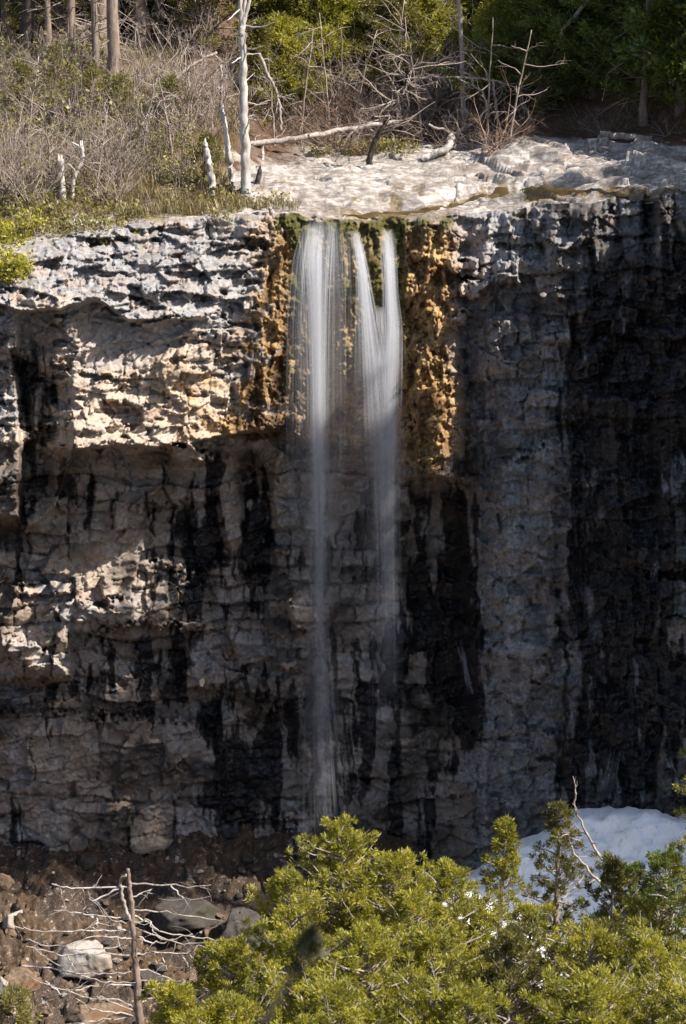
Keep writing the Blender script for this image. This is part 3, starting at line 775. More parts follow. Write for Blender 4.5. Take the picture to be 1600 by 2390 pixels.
snag([(146, 470), (143, 430), (141, 400), (140, 372)], .085, .075, "pale splintered stump with a frayed flat top in the left thicket", stubs=[([(143, 470), (130, 475, -.2), (110, 487, -.3), (68, 505, -.5)], .05)])
snag([(168, 465), (170, 425), (176, 400), (188, 385), (192, 365), (190, 343)], .05, .045, "crooked pale snag with an elbow bend beside the frayed stump", stubs=[([(176, 400), (162, 383), (150, 385)], .03), ([(190, 350), (178, 338), (165, 332)], .03)])
snag([(636, 500), (632, 492), (629, 484)], .07, .04, "tiny dark stub of wood standing on pale rock near the falls", mat=M_GREY)
snag([(600, 428), (603, 410), (606, 395)], .07, .05, "small dark rotten stub right behind the white forked tree", mat=M_DARK)
snag([(612, 370), (612, 355)], .05, .04, "pale knee-high stub under the long fallen log", mat=M_WHITE)

# fallen log across the shelf's back
def log(us, r0, r1, label, name="fallen_log", mat=None, lift=0.0, branches=()):
    P = []
    for u, v in us:
        P.append(ground(u, v))
    root = thing(name, P[0], label, "log")
    m = MB(); polytube(m, local(root, [p + Vector((0, 0, r0 * .8 + lift)) for p in P]), r0, r1, 9, 5, .01)
    m.build("stem", mat or M_GREY, root, True)
    for s_, r, y in branches:
        m = MB(); polytube(m, local(root, pts_at(s_, y)), r, r * .4, 5, 3, .008); m.build("branch", mat or M_GREY, root)
    return root
def log3(us, ys, r0, r1, label, name="fallen_log", mat=None, twigs=0, tl=.6, cat="log"):
    P = [atv(u, v, y) for (u, v), y in zip(us, ys)]
    root = thing(name, P[0], label, cat)
    m = MB(); q = polytube(m, local(root, P), r0, r1, 8, 5, .012); m.build("stem", mat or M_GREY, root, True)
    if twigs:
        for k in range(twigs):
            m = MB(); i = R.randint(1, len(q) - 1); a = unit(q[i] - q[i - 1]) if i else np.array([0, 0, 1])
            limb(m, q[i], unit(a * .5 + rv()), tl * U(.4, 1.2), .014, 1, .2, -.03, 3, 4)
            m.build("branch", mat or M_GREY, root)
    return root
y1 = ground(640, 372).y; y2 = ground(860, 358).y
log3([(440, 356), (530, 345), (640, 330), (720, 317), (800, 303), (870, 291), (930, 285)], [y1 - .3, y1, y1 + .2, y1 + .3, y2 - .2, y2 - .1, y2], .085, .05, "long grey fallen trunk lying behind the pale rock shelf, propped on brush", twigs=16, tl=.7)
log3([(985, 372), (1010, 362), (1040, 348), (1055, 330), (1050, 318)], [ground(985, 376).y] * 3 + [ground(985, 376).y + .2] * 2, .08, .10, "short pale root log lying at the back edge of the rock shelf", name="driftwood", mat=M_WHITE)
log3([(1400, 314), (1450, 318), (1520, 324)], [ground(1400, 322).y] * 3, .09, .07, "sunlit pale log on leaf litter under the dark cedar")
log3([(1000, 290), (1060, 312), (1090, 335), (1115, 338)], [ground(1060, 350).y] * 4, .03, .015, "thin pale stick slanting down across brush to the rock")
log3([(1060, 312), (1110, 285), (1150, 240)], [ground(1060, 350).y + .3] * 3, .04, .02, "brown stick slanting up out of the brush pile")

# dark leaning sapling with a grey bushy top
b = ground(862, 384)
root = thing("dead_shrub", b, "dark leaning dead shrub with a wide grey twiggy top standing on the pale rock", "shrub")
m = MB(); q = polytube(m, local(root, [b - Vector((0, 0, .1))] + pts_at([(862, 375), (868, 345), (885, 310), (905, 280), (925, 240), (945, 200), (955, 150)], b.y)), .085, .025, 7, 4, .01); m.build("stem", M_DARK, root, True)
for k in range(34):
    m = MB(); i = R.randint(len(q) // 3, len(q)); limb(m, q[i], unit(np.array([U(-1, 1), U(-.6, .6), U(-.1, .7)])), U(.5, 1.5), .02, 2, .2, -.02, 4, 4)
    m.build("branch", M_TWIG, root)

def leaner(us, ys, r0, r1, label, twigs=14, tl=.8, mat=None, name="leaning_dead_tree"):
    return log3(us, ys, r0, r1, label, name, mat or M_GREY, twigs, tl, "dead tree")
yl = ground(330, 240).y
leaner([(250, 330), (300, 268), (345, 240), (400, 195), (436, 160), (470, 140), (505, 122)], [yl - 1.5, yl - .8, yl - .6, yl - .4, yl - .3, yl - .2, yl - .1], .05, .03, "snapped grey stem bent into an arch over the left bank", 14, .7)
leaner([(450, 292), (444, 250), (440, 205), (437, 162)], [yl - .2] * 4, .045, .035, "upright grey prop under the arched snapped stem", 8, .5)
leaner([(480, 300), (472, 260), (476, 222), (490, 210), (512, 203)], [yl] * 5, .03, .015, "thin hooked dead stem in the bare brush behind the white snags", 8, .5)
leaner([(515, 250), (516, 200), (514, 150)], [yl - .3] * 3, .04, .025, "straight grey dead pole rising behind the leaning white snag", 10, .5)
yl2 = ground(640, 345).y + .5
leaner([(604, 124), (620, 165), (640, 200), (652, 240), (656, 275), (655, 305)], [yl2 - 1] * 6, .04, .03, "broken limb hanging in a drooping curve right of the white dead tree", 6, .4, M_GREY)
leaner([(300, 235), (325, 195), (355, 150)], [yl] * 3, .035, .02, "thin leaning dead sapling in front of the dark hollow", 14, .5)
leaner([(185, 400), (260, 350), (330, 290), (390, 250)], [yl - 2.5, yl - 2, yl - 1.6, yl - 1.2], .03, .018, "grey stick lying slantwise over the left thicket", 12, .7)
leaner([(160, 230), (165, 290), (172, 340), (180, 360)], [yl - 2] * 4, .025, .03, "slim dark stem hanging straight down in the left thicket", 6, .4, M_TWIG)
yr = ground(1080, 350).y + 1.0
leaner([(1084, 340), (1082, 250), (1078, 150), (1074, 60), (1070, -60)], [yr] * 5, .075, .05, "bare grey dead conifer standing over the brush pile", 40, 1.0)
leaner([(1010, 178), (1100, 182), (1160, 188), (1205, 205), (1222, 235), (1210, 262)], [yr - .3] * 6, .03, .012, "pale dead bough arching over and down at the brush pile", 22, .6)
leaner([(1135, 250), (1128, 215), (1104, 200), (1102, 185)], [yr - .5] * 4, .025, .025, "kinked pale dangling stem below the arching bough", 5, .3)
leaner([(1162, 280), (1156, 230), (1150, 190)], [yr - .3] * 3, .03, .03, "grey upright dead stem at the dark edge of the brush pile", 8, .5)
yq = ground(1262, 275).y + .3
leaner([(1268, 285), (1285, 160), (1318, 60), (1350, 30), (1385, -20)], [yq + .4, yq, yq - 1.2, yq - 1.5, yq - 1.9], .06, .045, "bare grey limb slanting out of the dark green cedar", 3, .3)

for k, (u0, v0, h, du_, lab) in enumerate([(700, 300, 230, 30, "thin grey dead stem leaning right out of the brush behind the long log"), (770, 290, 260, -25, "thin grey dead stem leaning left among the yellow-green cedars"), (905, 280, 290, 40, "slender bare sapling between the olive cedar and the leaning shrub"),
        (985, 290, 250, -40, "slender bare sapling leaning left beside the bare dead conifer"), (1135, 300, 260, 15, "thin straight dead stem right of the bare dead conifer"), (1190, 290, 220, 50, "thin dead stem leaning into the big green cedar"), (820, 270, 200, 60, "crooked grey sapling slanting right over the brush heap"), (640, 300, 170, -15, "short bare sapling just right of the forked white dead tree"),
        (60, 330, 200, 30, "thin bare sapling rising from the thicket at far left"), (120, 400, 160, -20, "thin grey sapling behind the frayed stump"), (225, 420, 150, 25, "bare sapling right of the crooked pale snag"), (330, 330, 170, 40, "bare leaning sapling on the grassy bank"), (400, 330, 150, -30, "bare leaning sapling near the arched snapped stem")]):
    g = ground(u0, v0 + 40); leaner([(u0, v0 + 40), (u0 + du_ * .4, v0 - h * .4), (u0 + du_, v0 - h)], [g.y, g.y - .1, g.y - .2], .03, .01, lab, 12, .8, M_TWIG, "bare_sapling")
# ------------------------------------------------------------------ forest trunks on the left
def trunk_tree(u, v, r, H, lean, label, mat, crown=True, group="bare lower trunks of the forest on the left bank"):
    b = ground(u, v)
    root = thing("forest_tree", b - Vector((0, 0, .1)), label, "tree", group)
    m = MB(); hs = np.linspace(0, H, 12); p = np.stack([lean * hs + .03 * np.cumsum(R.normal(size=12)), .02 * np.cumsum(R.normal(size=12)), hs], -1); p[0] = 0
    m.tube(p, np.concatenate([[r * 1.45], r * np.linspace(1.05, .25, 11)]), 9); m.build("trunk", mat, root, True)
    for k in range(int(6 + H * 1.6)):
        m = MB(); z = U(.5, H * .45); q = np.array([np.interp(z, hs, p[:, 0]), 0, z]); a = U(0, 6.28)
        limb(m, q, [math.cos(a), math.sin(a), U(-.35, .15)], U(.4, 1.6), .015, 1, .12, -.04, 4, 4)
        m.build("dead_branch", M_TWIG, root)
    if crown:
        f = MB(); cs = []
        for k in range(70):
            h = U(H * .55, H); a = U(0, 6.28); rr = (1 - (h - H * .55) / (H * .49)) * 1.9 * U(.2, 1)
            cs.append([lean * h + math.cos(a) * rr, math.sin(a) * rr, h])
        leaves(f, cs, .30, 16, .20, .055); f.build("crown", M_CEDAR2, root)
    return root
TR = [(262, 218, .15, 11, .012, "thick pale grey cedar trunk standing at the edge of the dark hollow", M_BARK), (222, 205, .085, 10, -.01, "slim trunk with a torn base just left of the thick pale trunk", M_BARK),
      (238, 120, .17, 12, 0, "broad trunk half hidden behind the thick pale trunk", M_BARK), (165, 165, .10, 10, .015, "straight pale trunk above the left thicket, left of the torn-based one", M_BARK),
      (112, 130, .085, 9, -.02, "pair-like pale trunk rising from the thicket at far left", M_BARK), (45, 165, .17, 10, .13, "dark trunk leaning strongly to the right at far left", M_DARK), (335, 105, .20, 13, -.01, "wide pale trunk standing above the dark hollow", M_BARK),
      (372, 108, .10, 12, .02, "black trunk beside the wide pale trunk above the hollow", M_DARK), (70, 80, .15, 12, .05, "grey trunk deep in the forest above the leaning dark one", M_BARK), (190, 70, .10, 12, .0, "thin trunk deep in the forest between two pale trunks", M_DARK),
      (455, 110, .07, 11, .02, "thin dark trunk right of the hollow", M_DARK), (500, 70, .11, 12, 0, "pale trunk behind the forked white dead tree", M_BARK), (20, 90, .11, 11, -.03, "grey trunk at the far left edge of the forest", M_BARK),
      (1050, 60, .13, 12, 0, "brown trunk behind the bare dead conifer", M_BARK), (925, 20, .14, 12, .0, "dark trunk above the pale green cedar", M_DARK), (700, 20, .12, 12, .02, "dark trunk in the gloom behind the middle cedar", M_DARK), (1500, 290, .09, 9, .02, "slim brown trunk standing in leaf litter behind the right rock", M_BARK)]
for a in TR: trunk_tree(*a)

# ------------------------------------------------------------------ green cedars behind the shelf
def bg_cedar(u, v, dy, H, r, label, leaf, low=.02, nb=170, **kw):
    b = ground(u, v); b = Vector((b.x, b.y + dy, float(hz(b.x, b.y + dy)) - .1))
    a = dict(H=H, R0=r, low=low, nb=nb, clump=.12, per=22, L=.10, Wd=.017, twig=False, shape=.7, dens=1.0); a.update(kw)
    return put_cedar("cedar_tree", b, label, "green cedars behind the rock shelf", a, leaf, M_BARK, U(0, 6))
for u, v, dy, H, r, lab, lf in [(655, 268, .2, 2.3, 1.0, "bushy yellow-green cedar right of the forked white dead tree", M_CEDAR), (775, 225, .6, 2.6, 1.2, "yellow-green bushy cedar above the middle of the long fallen log", M_CEDAR), (905, 222, .6, 2.5, 1.2, "olive cedar between the leaning shrub and the bare dead conifer", M_DULL),
                               (1015, 225, .8, 2.4, 1.1, "yellowish cedar right behind the bare dead conifer", M_CEDAR), (1160, 250, .5, 2.6, 1.1, "yellow-green cedar at the left of the big dark cedar", M_CEDAR), (840, 150, .8, 3.0, 1.3, "yellow-green cedar higher up the bank behind the leaning shrub", M_CEDAR), (710, 160, .8, 3.0, 1.3, "yellow-green cedar higher up the bank right of the dead tree's fork", M_CEDAR), (970, 150, .8, 3.0, 1.3, "olive cedar higher up the bank behind the dead conifer", M_DULL), (1100, 160, .8, 3.0, 1.2, "yellow-green cedar higher up the bank over the brush pile", M_CEDAR)]:
    bg_cedar(u, v, dy, H, r, lab, lf, nb=150, shape=.55)
bg_cedar(612, 285, .3, 2.4, .55, "narrow dark young cedar touching the forked white dead tree", M_DULL, nb=90)
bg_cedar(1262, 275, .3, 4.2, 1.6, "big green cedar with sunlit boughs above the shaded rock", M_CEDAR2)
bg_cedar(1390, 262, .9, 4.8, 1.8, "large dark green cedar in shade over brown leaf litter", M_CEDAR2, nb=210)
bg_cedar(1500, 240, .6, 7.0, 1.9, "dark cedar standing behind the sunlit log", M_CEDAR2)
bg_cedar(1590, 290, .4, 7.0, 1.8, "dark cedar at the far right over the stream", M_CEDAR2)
for u, v, dy, H, r, lab, lf in [(485, 150, .8, 6, 1.5, "olive cedar deep in the forest above the dark hollow", M_DULL), (300, 110, 2.0, 6, 1.5, "yellowish cedar between the pale trunks", M_CEDAR), (130, 110, 1.0, 6, 1.6, "dull cedar behind the trunks at far left", M_DULL), (410, 90, 1.5, 6, 1.5, "dark cedar behind the black trunk above the hollow", M_CEDAR2), (20, 130, 1.0, 5, 1.3, "yellowish cedar at the far left edge of the forest", M_DULL), (200, 90, 2.0, 6, 1.4, "dark cedar between the two thin trunks", M_CEDAR2),
                               (760, 110, 1.5, 8, 2.2, "dark cedar far back behind the yellow-green ones", M_CEDAR2), (950, 110, 1.6, 8, 2.2, "dark cedar far back behind the brown trunk", M_CEDAR2), (1120, 110, 1.6, 8, 2.2, "tall dark cedar far back above the brush pile", M_CEDAR2), (1330, 110, 1.6, 9, 2.4, "tall dark cedar far back behind the large dark one", M_CEDAR2), (1560, 110, 1.6, 9, 2.4, "tall dark cedar far back in the right corner", M_CEDAR2), (600, 110, 1.6, 8, 2.0, "dark cedar far back behind the forked dead tree", M_CEDAR2)]:
    bg_cedar(u, v, dy, H, r, lab, lf, nb=130)
for u, v, H, r_, lab in [(55, 300, 1.5, .6, "small sparse cedar in the thicket at far left"), (125, 265, 1.6, .6, "small sparse cedar in the thicket below the pair-like trunk"), (205, 285, 1.3, .55, "small sparse cedar in front of the thick pale trunk"), (290, 300, 1.2, .5, "small sparse cedar on the grassy bank below the dark hollow"), (400, 300, 1.2, .5, "small sparse cedar on the bank beside the arched snapped stem"), (480, 395, .8, .4, "tiny cedar behind the short grey-white stump")]:
    bg_cedar(u, v, .1, H, r_, lab, M_DULL, nb=45, clump=.08, per=14, L=.07, Wd=.012, gap=.3)
# cedars on the right rim, their boughs reaching in from beside the view, that shade the right wall
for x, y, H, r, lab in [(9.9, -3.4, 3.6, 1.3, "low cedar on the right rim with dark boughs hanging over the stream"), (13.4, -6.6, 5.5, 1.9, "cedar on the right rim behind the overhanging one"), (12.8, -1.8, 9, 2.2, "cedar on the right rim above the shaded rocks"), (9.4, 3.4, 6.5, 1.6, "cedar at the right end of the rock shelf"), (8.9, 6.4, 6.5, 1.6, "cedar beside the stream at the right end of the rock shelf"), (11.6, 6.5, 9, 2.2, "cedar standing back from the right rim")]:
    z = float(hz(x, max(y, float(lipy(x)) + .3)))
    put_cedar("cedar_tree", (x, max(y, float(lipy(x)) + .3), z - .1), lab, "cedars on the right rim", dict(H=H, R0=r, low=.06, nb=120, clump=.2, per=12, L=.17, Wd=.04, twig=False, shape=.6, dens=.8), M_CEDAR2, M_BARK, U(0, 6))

for x, y, H, r, lab in [(15.9, -10.7, 15.1, 1.8, "unseen tallest cedar added on the outer right rim for shade, bare below"), (17.6, -11.5, 15.5, 1.7, "unseen bare-stemmed cedar added for shade at the outer end of the right rim")]:  # unseen trees added so their crowns shade the lower left wall
    put_cedar("cedar_tree", (x, max(y, float(lipy(x)) + .25), .8), lab, "cedars on the right rim", dict(H=H, R0=r, low=.60, nb=120, clump=.2, per=12, L=.17, Wd=.04, twig=False, shape=.5, dens=.7), M_CEDAR2, M_BARK, U(0, 6))
# ------------------------------------------------------------------ thickets
def shrub(name, H, Wd, ns, leafn, mat, leaf, sub=2, nsub=4, r=.014, L=.10):
    tw, fo = MB(), MB(); cs = []
    for k in range(ns):
        a = U(0, 6.28); d = [math.cos(a) * Wd, math.sin(a) * Wd, U(.5, 1.2)]
        p = limb(tw, [U(-.2, .2), U(-.2, .2), -.05], d, H * U(.6, 1.15), r, sub, .16, .0, nsub, 4, .9, .45)
        for j in range(leafn):
            t = R.randint(2, len(p)); cs.append(p[t] + R.normal(size=3) * np.array([.22, .22, .16]) * H)
    return tw, fo, cs
def shrub_proto(name, label, group, H, Wd, ns, leafn, mat, leaf, per=7, L=.09, **kw):
    tw, fo, cs = shrub(name, H, Wd, ns, leafn, mat, leaf, **kw)
    root = thing(name, (0, 0, 0), label, "shrub", group)
    tw.build("twigs", mat, root)
    if leafn:
        leaves(fo, cs, .08, per, L, .03); fo.build("leaves", leaf, root)
    return root
def scatter(protos, spots):
    for i, (u, v, s_, rz) in enumerate(spots):
        pr = protos[i % len(protos)]; p = ground(u, v); p.z -= .03
        if not pr.get('used'):
            pr['used'] = 1; pr.location = p; pr.rotation_euler = (0, 0, rz); pr.scale = (s_,) * 3
        else:
            dup(pr, p, rz, (s_,) * 3)
G1 = "leafy shrubs in the thicket on the left bank"
L1 = "knee-high olive-leaved shrub with grey twigs in the thicket on the left bank"
P1 = [shrub_proto("thicket_shrub", L1, G1, .85, .6, 15, 3, M_TWIG, M_OLIVE, per=6, L=.07) for k in range(3)]
sp = []
for k in range(62):
    u = U(-40, 470); v = U(225, 470)
    if v < 225 + max(0, (u - 260)) * .5: continue
    sp.append((u, v, U(.7, 1.35) * (1.1 if u < 150 else .8), U(0, 6)))
sp += [(U(-20, 240), U(140, 240), U(.8, 1.3), U(0, 6)) for k in range(22)]
scatter(P1, sp)
G2 = "leafless twiggy shrubs on the left bank"
L2 = "leafless grey twig shrub tangled in the thicket on the left bank"
P2 = [shrub_proto("bare_shrub", L2, G2, 1.3, .6, 9, 0, M_TWIG, None, sub=2, nsub=5, r=.016) for k in range(3)]
sp = [(U(-40, 330), U(200, 490), U(.55, 1.2), U(0, 6)) for k in range(62)] + [(U(420, 560), U(230, 330), U(.7, 1.3), U(0, 6)) for k in range(18)] + [(U(-20, 560), U(90, 235), U(.6, 1.3), U(0, 6)) for k in range(18)]
sp += [(U(650, 1230), U(120, 300), U(.9, 1.7), U(0, 6)) for k in range(30)]
scatter(P2, sp)
G3 = "brown brushwood heaped behind the rock shelf"
L3 = "heap of brown dead brushwood behind the pale rock shelf"
P3 = [shrub_proto("brushwood", L3, G3, 1.25, 1.2, 13, 0, M_BROWN, None, sub=2, nsub=5, r=.015) for k in range(2)] + [shrub_proto("brushwood", L3, G3, 1.2, 1.3, 12, 0, M_TWIG, None, sub=2, nsub=5, r=.014)]
sp = [(U(640, 1220), U(205, 352), U(.6, 1.3), U(0, 6)) for k in range(84)] + [(U(1200, 1590), U(215, 330), U(.3, .7), U(0, 6)) for k in range(36)]
scatter(P3, sp)
G4 = "tufts of grass and low leaves along the lip"
L4 = "low green-brown tuft growing near the cliff edge left of the falls"
P4 = [shrub_proto("grass_tuft", L4, G4, .30, .8, 16, 2, M_TWIG, M_OLIVE, per=5, L=.06, sub=0, r=.007) for k in range(2)]
sp = [(U(-30, 650), U(440, 508), U(.7, 1.4), U(0, 6)) for k in range(44)] + [(U(-30, 330), U(505, 560), U(.6, 1.3), U(0, 6)) for k in range(24)] + [(U(740, 960), U(340, 362), U(.8, 1.2), U(0, 6)) for k in range(14)]
sp = [s_ for s_ in sp if not (s_[0] > 560 and 380 < s_[1] < 470)]
scatter(P4, sp)
p = atv(12, 640, -1.9)
pr = shrub_proto("ledge_bush", "rounded yellow-green cedar bush clinging to the left end of the cliff ledge", None, .5, 1.0, 16, 16, M_TWIG, M_CEDAR, per=10)
pr.location = p
p = ground(20, 560); pr2 = shrub_proto("ledge_bush", "low yellow-green bush on the cliff edge at far left", None, .7, 1.0, 14, 14, M_TWIG, M_CEDAR, per=8); pr2.location = p

# dry grass over the left bank: nobody could count the blades
def grass_sheet():
    mb = MB(); n = 42000
    u = R.uniform(-80, 660, n); s_ = R.uniform(.25, 11.5, n) ** 1.0
    x = -9.0 + (u + 80) / 740 * 8.0; y = lipy(x) + s_
    k = (fbm(x / 1.1, s_ / 1.1, 151, 4) + .25 * R.normal(size=n) > -.12) & ~((x > -2.6) & (s_ > 1.2)) & ~((x + 5.2) ** 2 / 1.5 + (s_ - 13) ** 2 / 5 < 1)
    x, y = x[k], y[k]; z = hz(x, y) - .01; n = len(x)
    H = R.uniform(.10, .34, n) * (1 + .5 * vn(x * 1.3, y * 1.3, 152)); a = R.uniform(0, 6.28, n); ln = R.uniform(.1, .7, n) * H
    b = np.stack([x, y, z], -1); t = b + np.stack([np.cos(a) * ln, np.sin(a) * ln, H], -1); m = (b + t) / 2 + np.stack([0 * x, 0 * x, .12 * H], -1)
    w_ = np.stack([np.cos(a + 1.57), np.sin(a + 1.57), 0 * a], -1) * R.uniform(.006, .013, n)[:, None]
    V = np.stack([b - w_, b + w_, m + w_ * .8, t], 1); V2 = np.stack([b - w_, m + w_ * .8, t, m - w_ * .8], 1)
    mb.add(V2.reshape(-1, 3), np.arange(n * 4).reshape(-1, 4))
    o = mb.build("dry_grass", leafmat("dry_grass", [(.13, .12, .04), (.24, .19, .08), (.34, .26, .13), (.44, .35, .2)], .35))
    tag(o, "straw-coloured dry grass over the left bank", "grass", kind='stuff')
grass_sheet()
# ------------------------------------------------------------------ rocks
M_ROCKG = None
def stonemat(name, a, b, c):
    m = NT(name); fine = m.noise(8, 6, .7); med = m.noise(2, 4, .6); oi = m.n('ObjectInfo')
    col = m.mix(m.ramp(fine, [(.35, (0, 0, 0)), (.65, (1, 1, 1))]), (*a, 1), (*b, 1))
    col = m.mix(m.ramp(med, [(.45, (0, 0, 0)), (.65, (1, 1, 1))]), col, (*c, 1))
    col = m.mix(m.math('MULTIPLY', oi.outputs['Random'], .35), col, (.10, .075, .055, 1))
    m.bsdf(col, .92, .25, m.bump(fine, .6, .04)); return m.m
M_STONE = stonemat("pale_stone", (.30, .27, .25), (.62, .58, .54), (.36, .29, .22))
M_STONED = stonemat("dark_stone", (.03, .028, .027), (.10, .09, .085), (.045, .045, .03))
M_STONEB = stonemat("brown_stone", (.085, .055, .036), (.30, .22, .15), (.15, .085, .045))

def rock_mesh(seed, sx, sy, sz, rough=.35, cuts=6):
    """an angular boulder: a dense ball cut by random planes, then roughened"""
    rs = np.random.RandomState(seed); n = 38
    th = np.linspace(0.02, math.pi - .02, n); ph = np.arange(2 * n) * math.pi / n
    T, Pp = np.meshgrid(th, ph, indexing='ij')
    d = np.stack([np.sin(T) * np.cos(Pp), np.sin(T) * np.sin(Pp), np.cos(T)], -1)
    r = np.ones(T.shape)
    for k in range(cuts * 2):
        nv = rs.normal(size=3); nv /= np.linalg.norm(nv); c = d @ nv; h = rs.uniform(.36, .70)
        r = np.where(c > .05, np.minimum(r, h / np.maximum(c, .05)), r)
    r = r * (1 + rough * .22 * fbm(d[..., 0] * 3 + seed, d[..., 1] * 3 + d[..., 2] * 2.3, seed, 4))
    P = d * r[..., None] * np.array([sx, sy, sz])
    q = []
    for i in range(n - 1):
        for j in range(2 * n): q.append([i * 2 * n + j, (i + 1) * 2 * n + j, (i + 1) * 2 * n + (j + 1) % (2 * n), i * 2 * n + (j + 1) % (2 * n)])
    mb = MB(); mb.add(P.reshape(-1, 3), q); return mb
def boulder(u, v, w, h, label, mat, seed, sink=.3, depth=None, rz=0.0, name="boulder", group=None):
    p = lowhit(u, v + h * .3); px = np.linalg.norm(np.array(p) - CAM) / F
    sx, sz = w * px / 2 * 1.15, h * px / 2 * 1.3
    o = rock_mesh(seed, sx, depth or sx * .9, sz).build(name, mat); o.location = p + Vector((0, 0, sz * (1 - sink) * .55)); o.rotation_euler = (0, 0, rz)
    return tag(o, label, "rock", group)
boulder(215, 2245, 135, 110, "large white block of limestone behind the dead conifer at the foot of the slope", M_STONE, 5)
boulder(60, 2290, 90, 55, "brown flat boulder low on the slope at the far left", M_STONEB, 9)
boulder(20, 2315, 60, 90, "pale grey upright boulder at the far left edge of the slope", M_STONE, 13)
boulder(360, 2290, 80, 55, "grey boulder half hidden right of the dead conifer trunk", M_STONED, 17)
boulder(430, 2130, 190, 110, "big dark mossy boulder in shade below the rubble bank", M_STONED, 21)
boulder(560, 2190, 150, 120, "dark boulder in shade left of the nearest green cedar", M_STONED, 25)
boulder(215, 2360, 150, 60, "brown-grey slab at the bottom of the slope", M_STONEB, 29)
boulder(520, 2290, 110, 60, "dark low boulder under the cedar's left edge", M_STONED, 33)
boulder(30, 2140, 70, 40, "sunlit cream stone on the left slope", M_STONE, 37)
boulder(200, 2015, 60, 34, "dark stone at the foot of the cliff on the left", M_STONED, 41)
boulder(5, 2065, 50, 45, "brown stone at the left edge below the cliff foot", M_STONEB, 45)
protos = [rock_mesh(100 + k, 1, .9, .62).build("rubble_stone", [M_STONE, M_STONEB, M_STONEB, M_STONED][k % 4]) for k in range(8)]
RL = {0: "fist-sized to football-sized pale angular stone in the rubble below the cliff", 1: "brown angular stone in the rubble below the cliff", 2: "brown angular stone in the rubble below the cliff", 3: "dark angular stone in the rubble below the cliff"}
first = [True] * 8
spots = [(U(-20, 640), 1990 + U(0, 1) ** .8 * 380, 19 * math.exp(U(-.8, .7))) for k in range(260)]
spots += [(300 + 130 * R.rand(), 1992 + 24 * R.rand(), U(9, 20)) for k in range(24)]
spots += [(U(640, 720), U(1955, 2030), U(14, 34)) for k in range(16)]
for i, (u, v, wpx) in enumerate(spots):
    k = (i % 8) if not (260 <= i) else (i % 2) * 4
    p = lowhit(u, v); s_ = wpx * np.linalg.norm(np.array(p) - CAM) / F / 2
    o = protos[k] if first[k] else protos[k].copy()
    if not first[k]: C.objects.link(o)
    first[k] = False
    o.location = p + Vector((0, 0, s_ * .25)); o.scale = (s_ * U(.8, 1.3), s_ * U(.8, 1.3), s_ * U(.7, 1.2)); o.rotation_euler = (U(-.4, .4), U(-.4, .4), U(0, 6))
    tag(o, RL[k % 4], "rock", "rubble stones, " + ["pale", "brown", "brown", "dark"][k % 4])

# ------------------------------------------------------------------ snow bank
def snow():
    us = np.linspace(1000, 1800, 170); n = 90
    top = np.interp(us, [1000, 1060, 1120, 1180, 1240, 1300, 1340, 1400, 1470, 1530, 1560, 1620, 1800], [2085, 2062, 2040, 1998, 1968, 1945, 1912, 1905, 1903, 1912, 1917, 1918, 1930])
    bot = np.interp(us, [1000, 1060, 1120, 1300, 1800], [2096, 2135, 2210, 2330, 2400])
    ysh = np.interp(us, [1000, 1200, 1400, 1600, 1800], [-4.5, -4.3, -4.6, -6.0, -8.0])
    P = np.zeros((n, len(us), 3)); tt = np.linspace(0, 1, n)
    for j, u in enumerate(us):
        v = top[j] + (bot[j] - top[j]) * np.maximum(0, (tt - .06) / .94)
        y = ysh[j] - 3.6 * np.maximum(0, tt - .06) ** .9
        p = at(np.full(n, u), v, y)
        k = tt < .06
        p[k] = p[int(k.sum())] + np.stack([0 * tt[k], (.06 - tt[k]) / .06 * 2.2, -((.06 - tt[k]) / .06) ** 2 * 1.1], -1)
        P[:, j] = p
    nn = fbm(P[..., 0] / .9, P[..., 1] / .9 + P[..., 2], 131, 4); n2 = fbm(P[..., 0] / .22, P[..., 2] / .16, 132, 3)
    P[..., 2] += .13 * nn + .035 * n2 - .05 * sst(fbm(P[..., 0] / .35, P[..., 1] / .3 + P[..., 2] / .3, 135, 3), .1, .6); P[..., 1] -= .05 * nn
    me = grid_mesh("snow_bank", P[:, ::1], True)
    m = NT("old_snow"); f = m.noise(6, 5, .7); g = m.noise(1.2, 4)
    col = m.mix(m.ramp(f, [(.4, (0, 0, 0)), (.7, (1, 1, 1))]), (.93, .94, .95, 1), (.84, .86, .88, 1))
    col = m.mix(m.ramp(m.noise(4.5, 6, .75), [(.54, (0, 0, 0)), (.66, (.6, .6, .6))]), col, (.46, .42, .38, 1))
    m.bsdf(col, .6, .3, m.bump(f, .4, .05), Subsurface_Weight=0.0)
    return tag(link("snow_bank", me, m.m), "melting bank of old snow heaped against the cliff foot behind the cedars", "snow")
snow()
for u, v, w, lab in [(814, 2290, 46, "small bright lump of snow showing through the nearest cedars"), (720, 2310, 40, "pale scrap of snow low among the cedar boughs")]:
    p = lowhit(u, v); o = rock_mesh(int(u), w * .008, w * .008, w * .004).build("snow_lump", bpy.data.materials["old_snow"], smooth=True); o.location = p + Vector((0, 0, .05)); tag(o, lab, "snow")

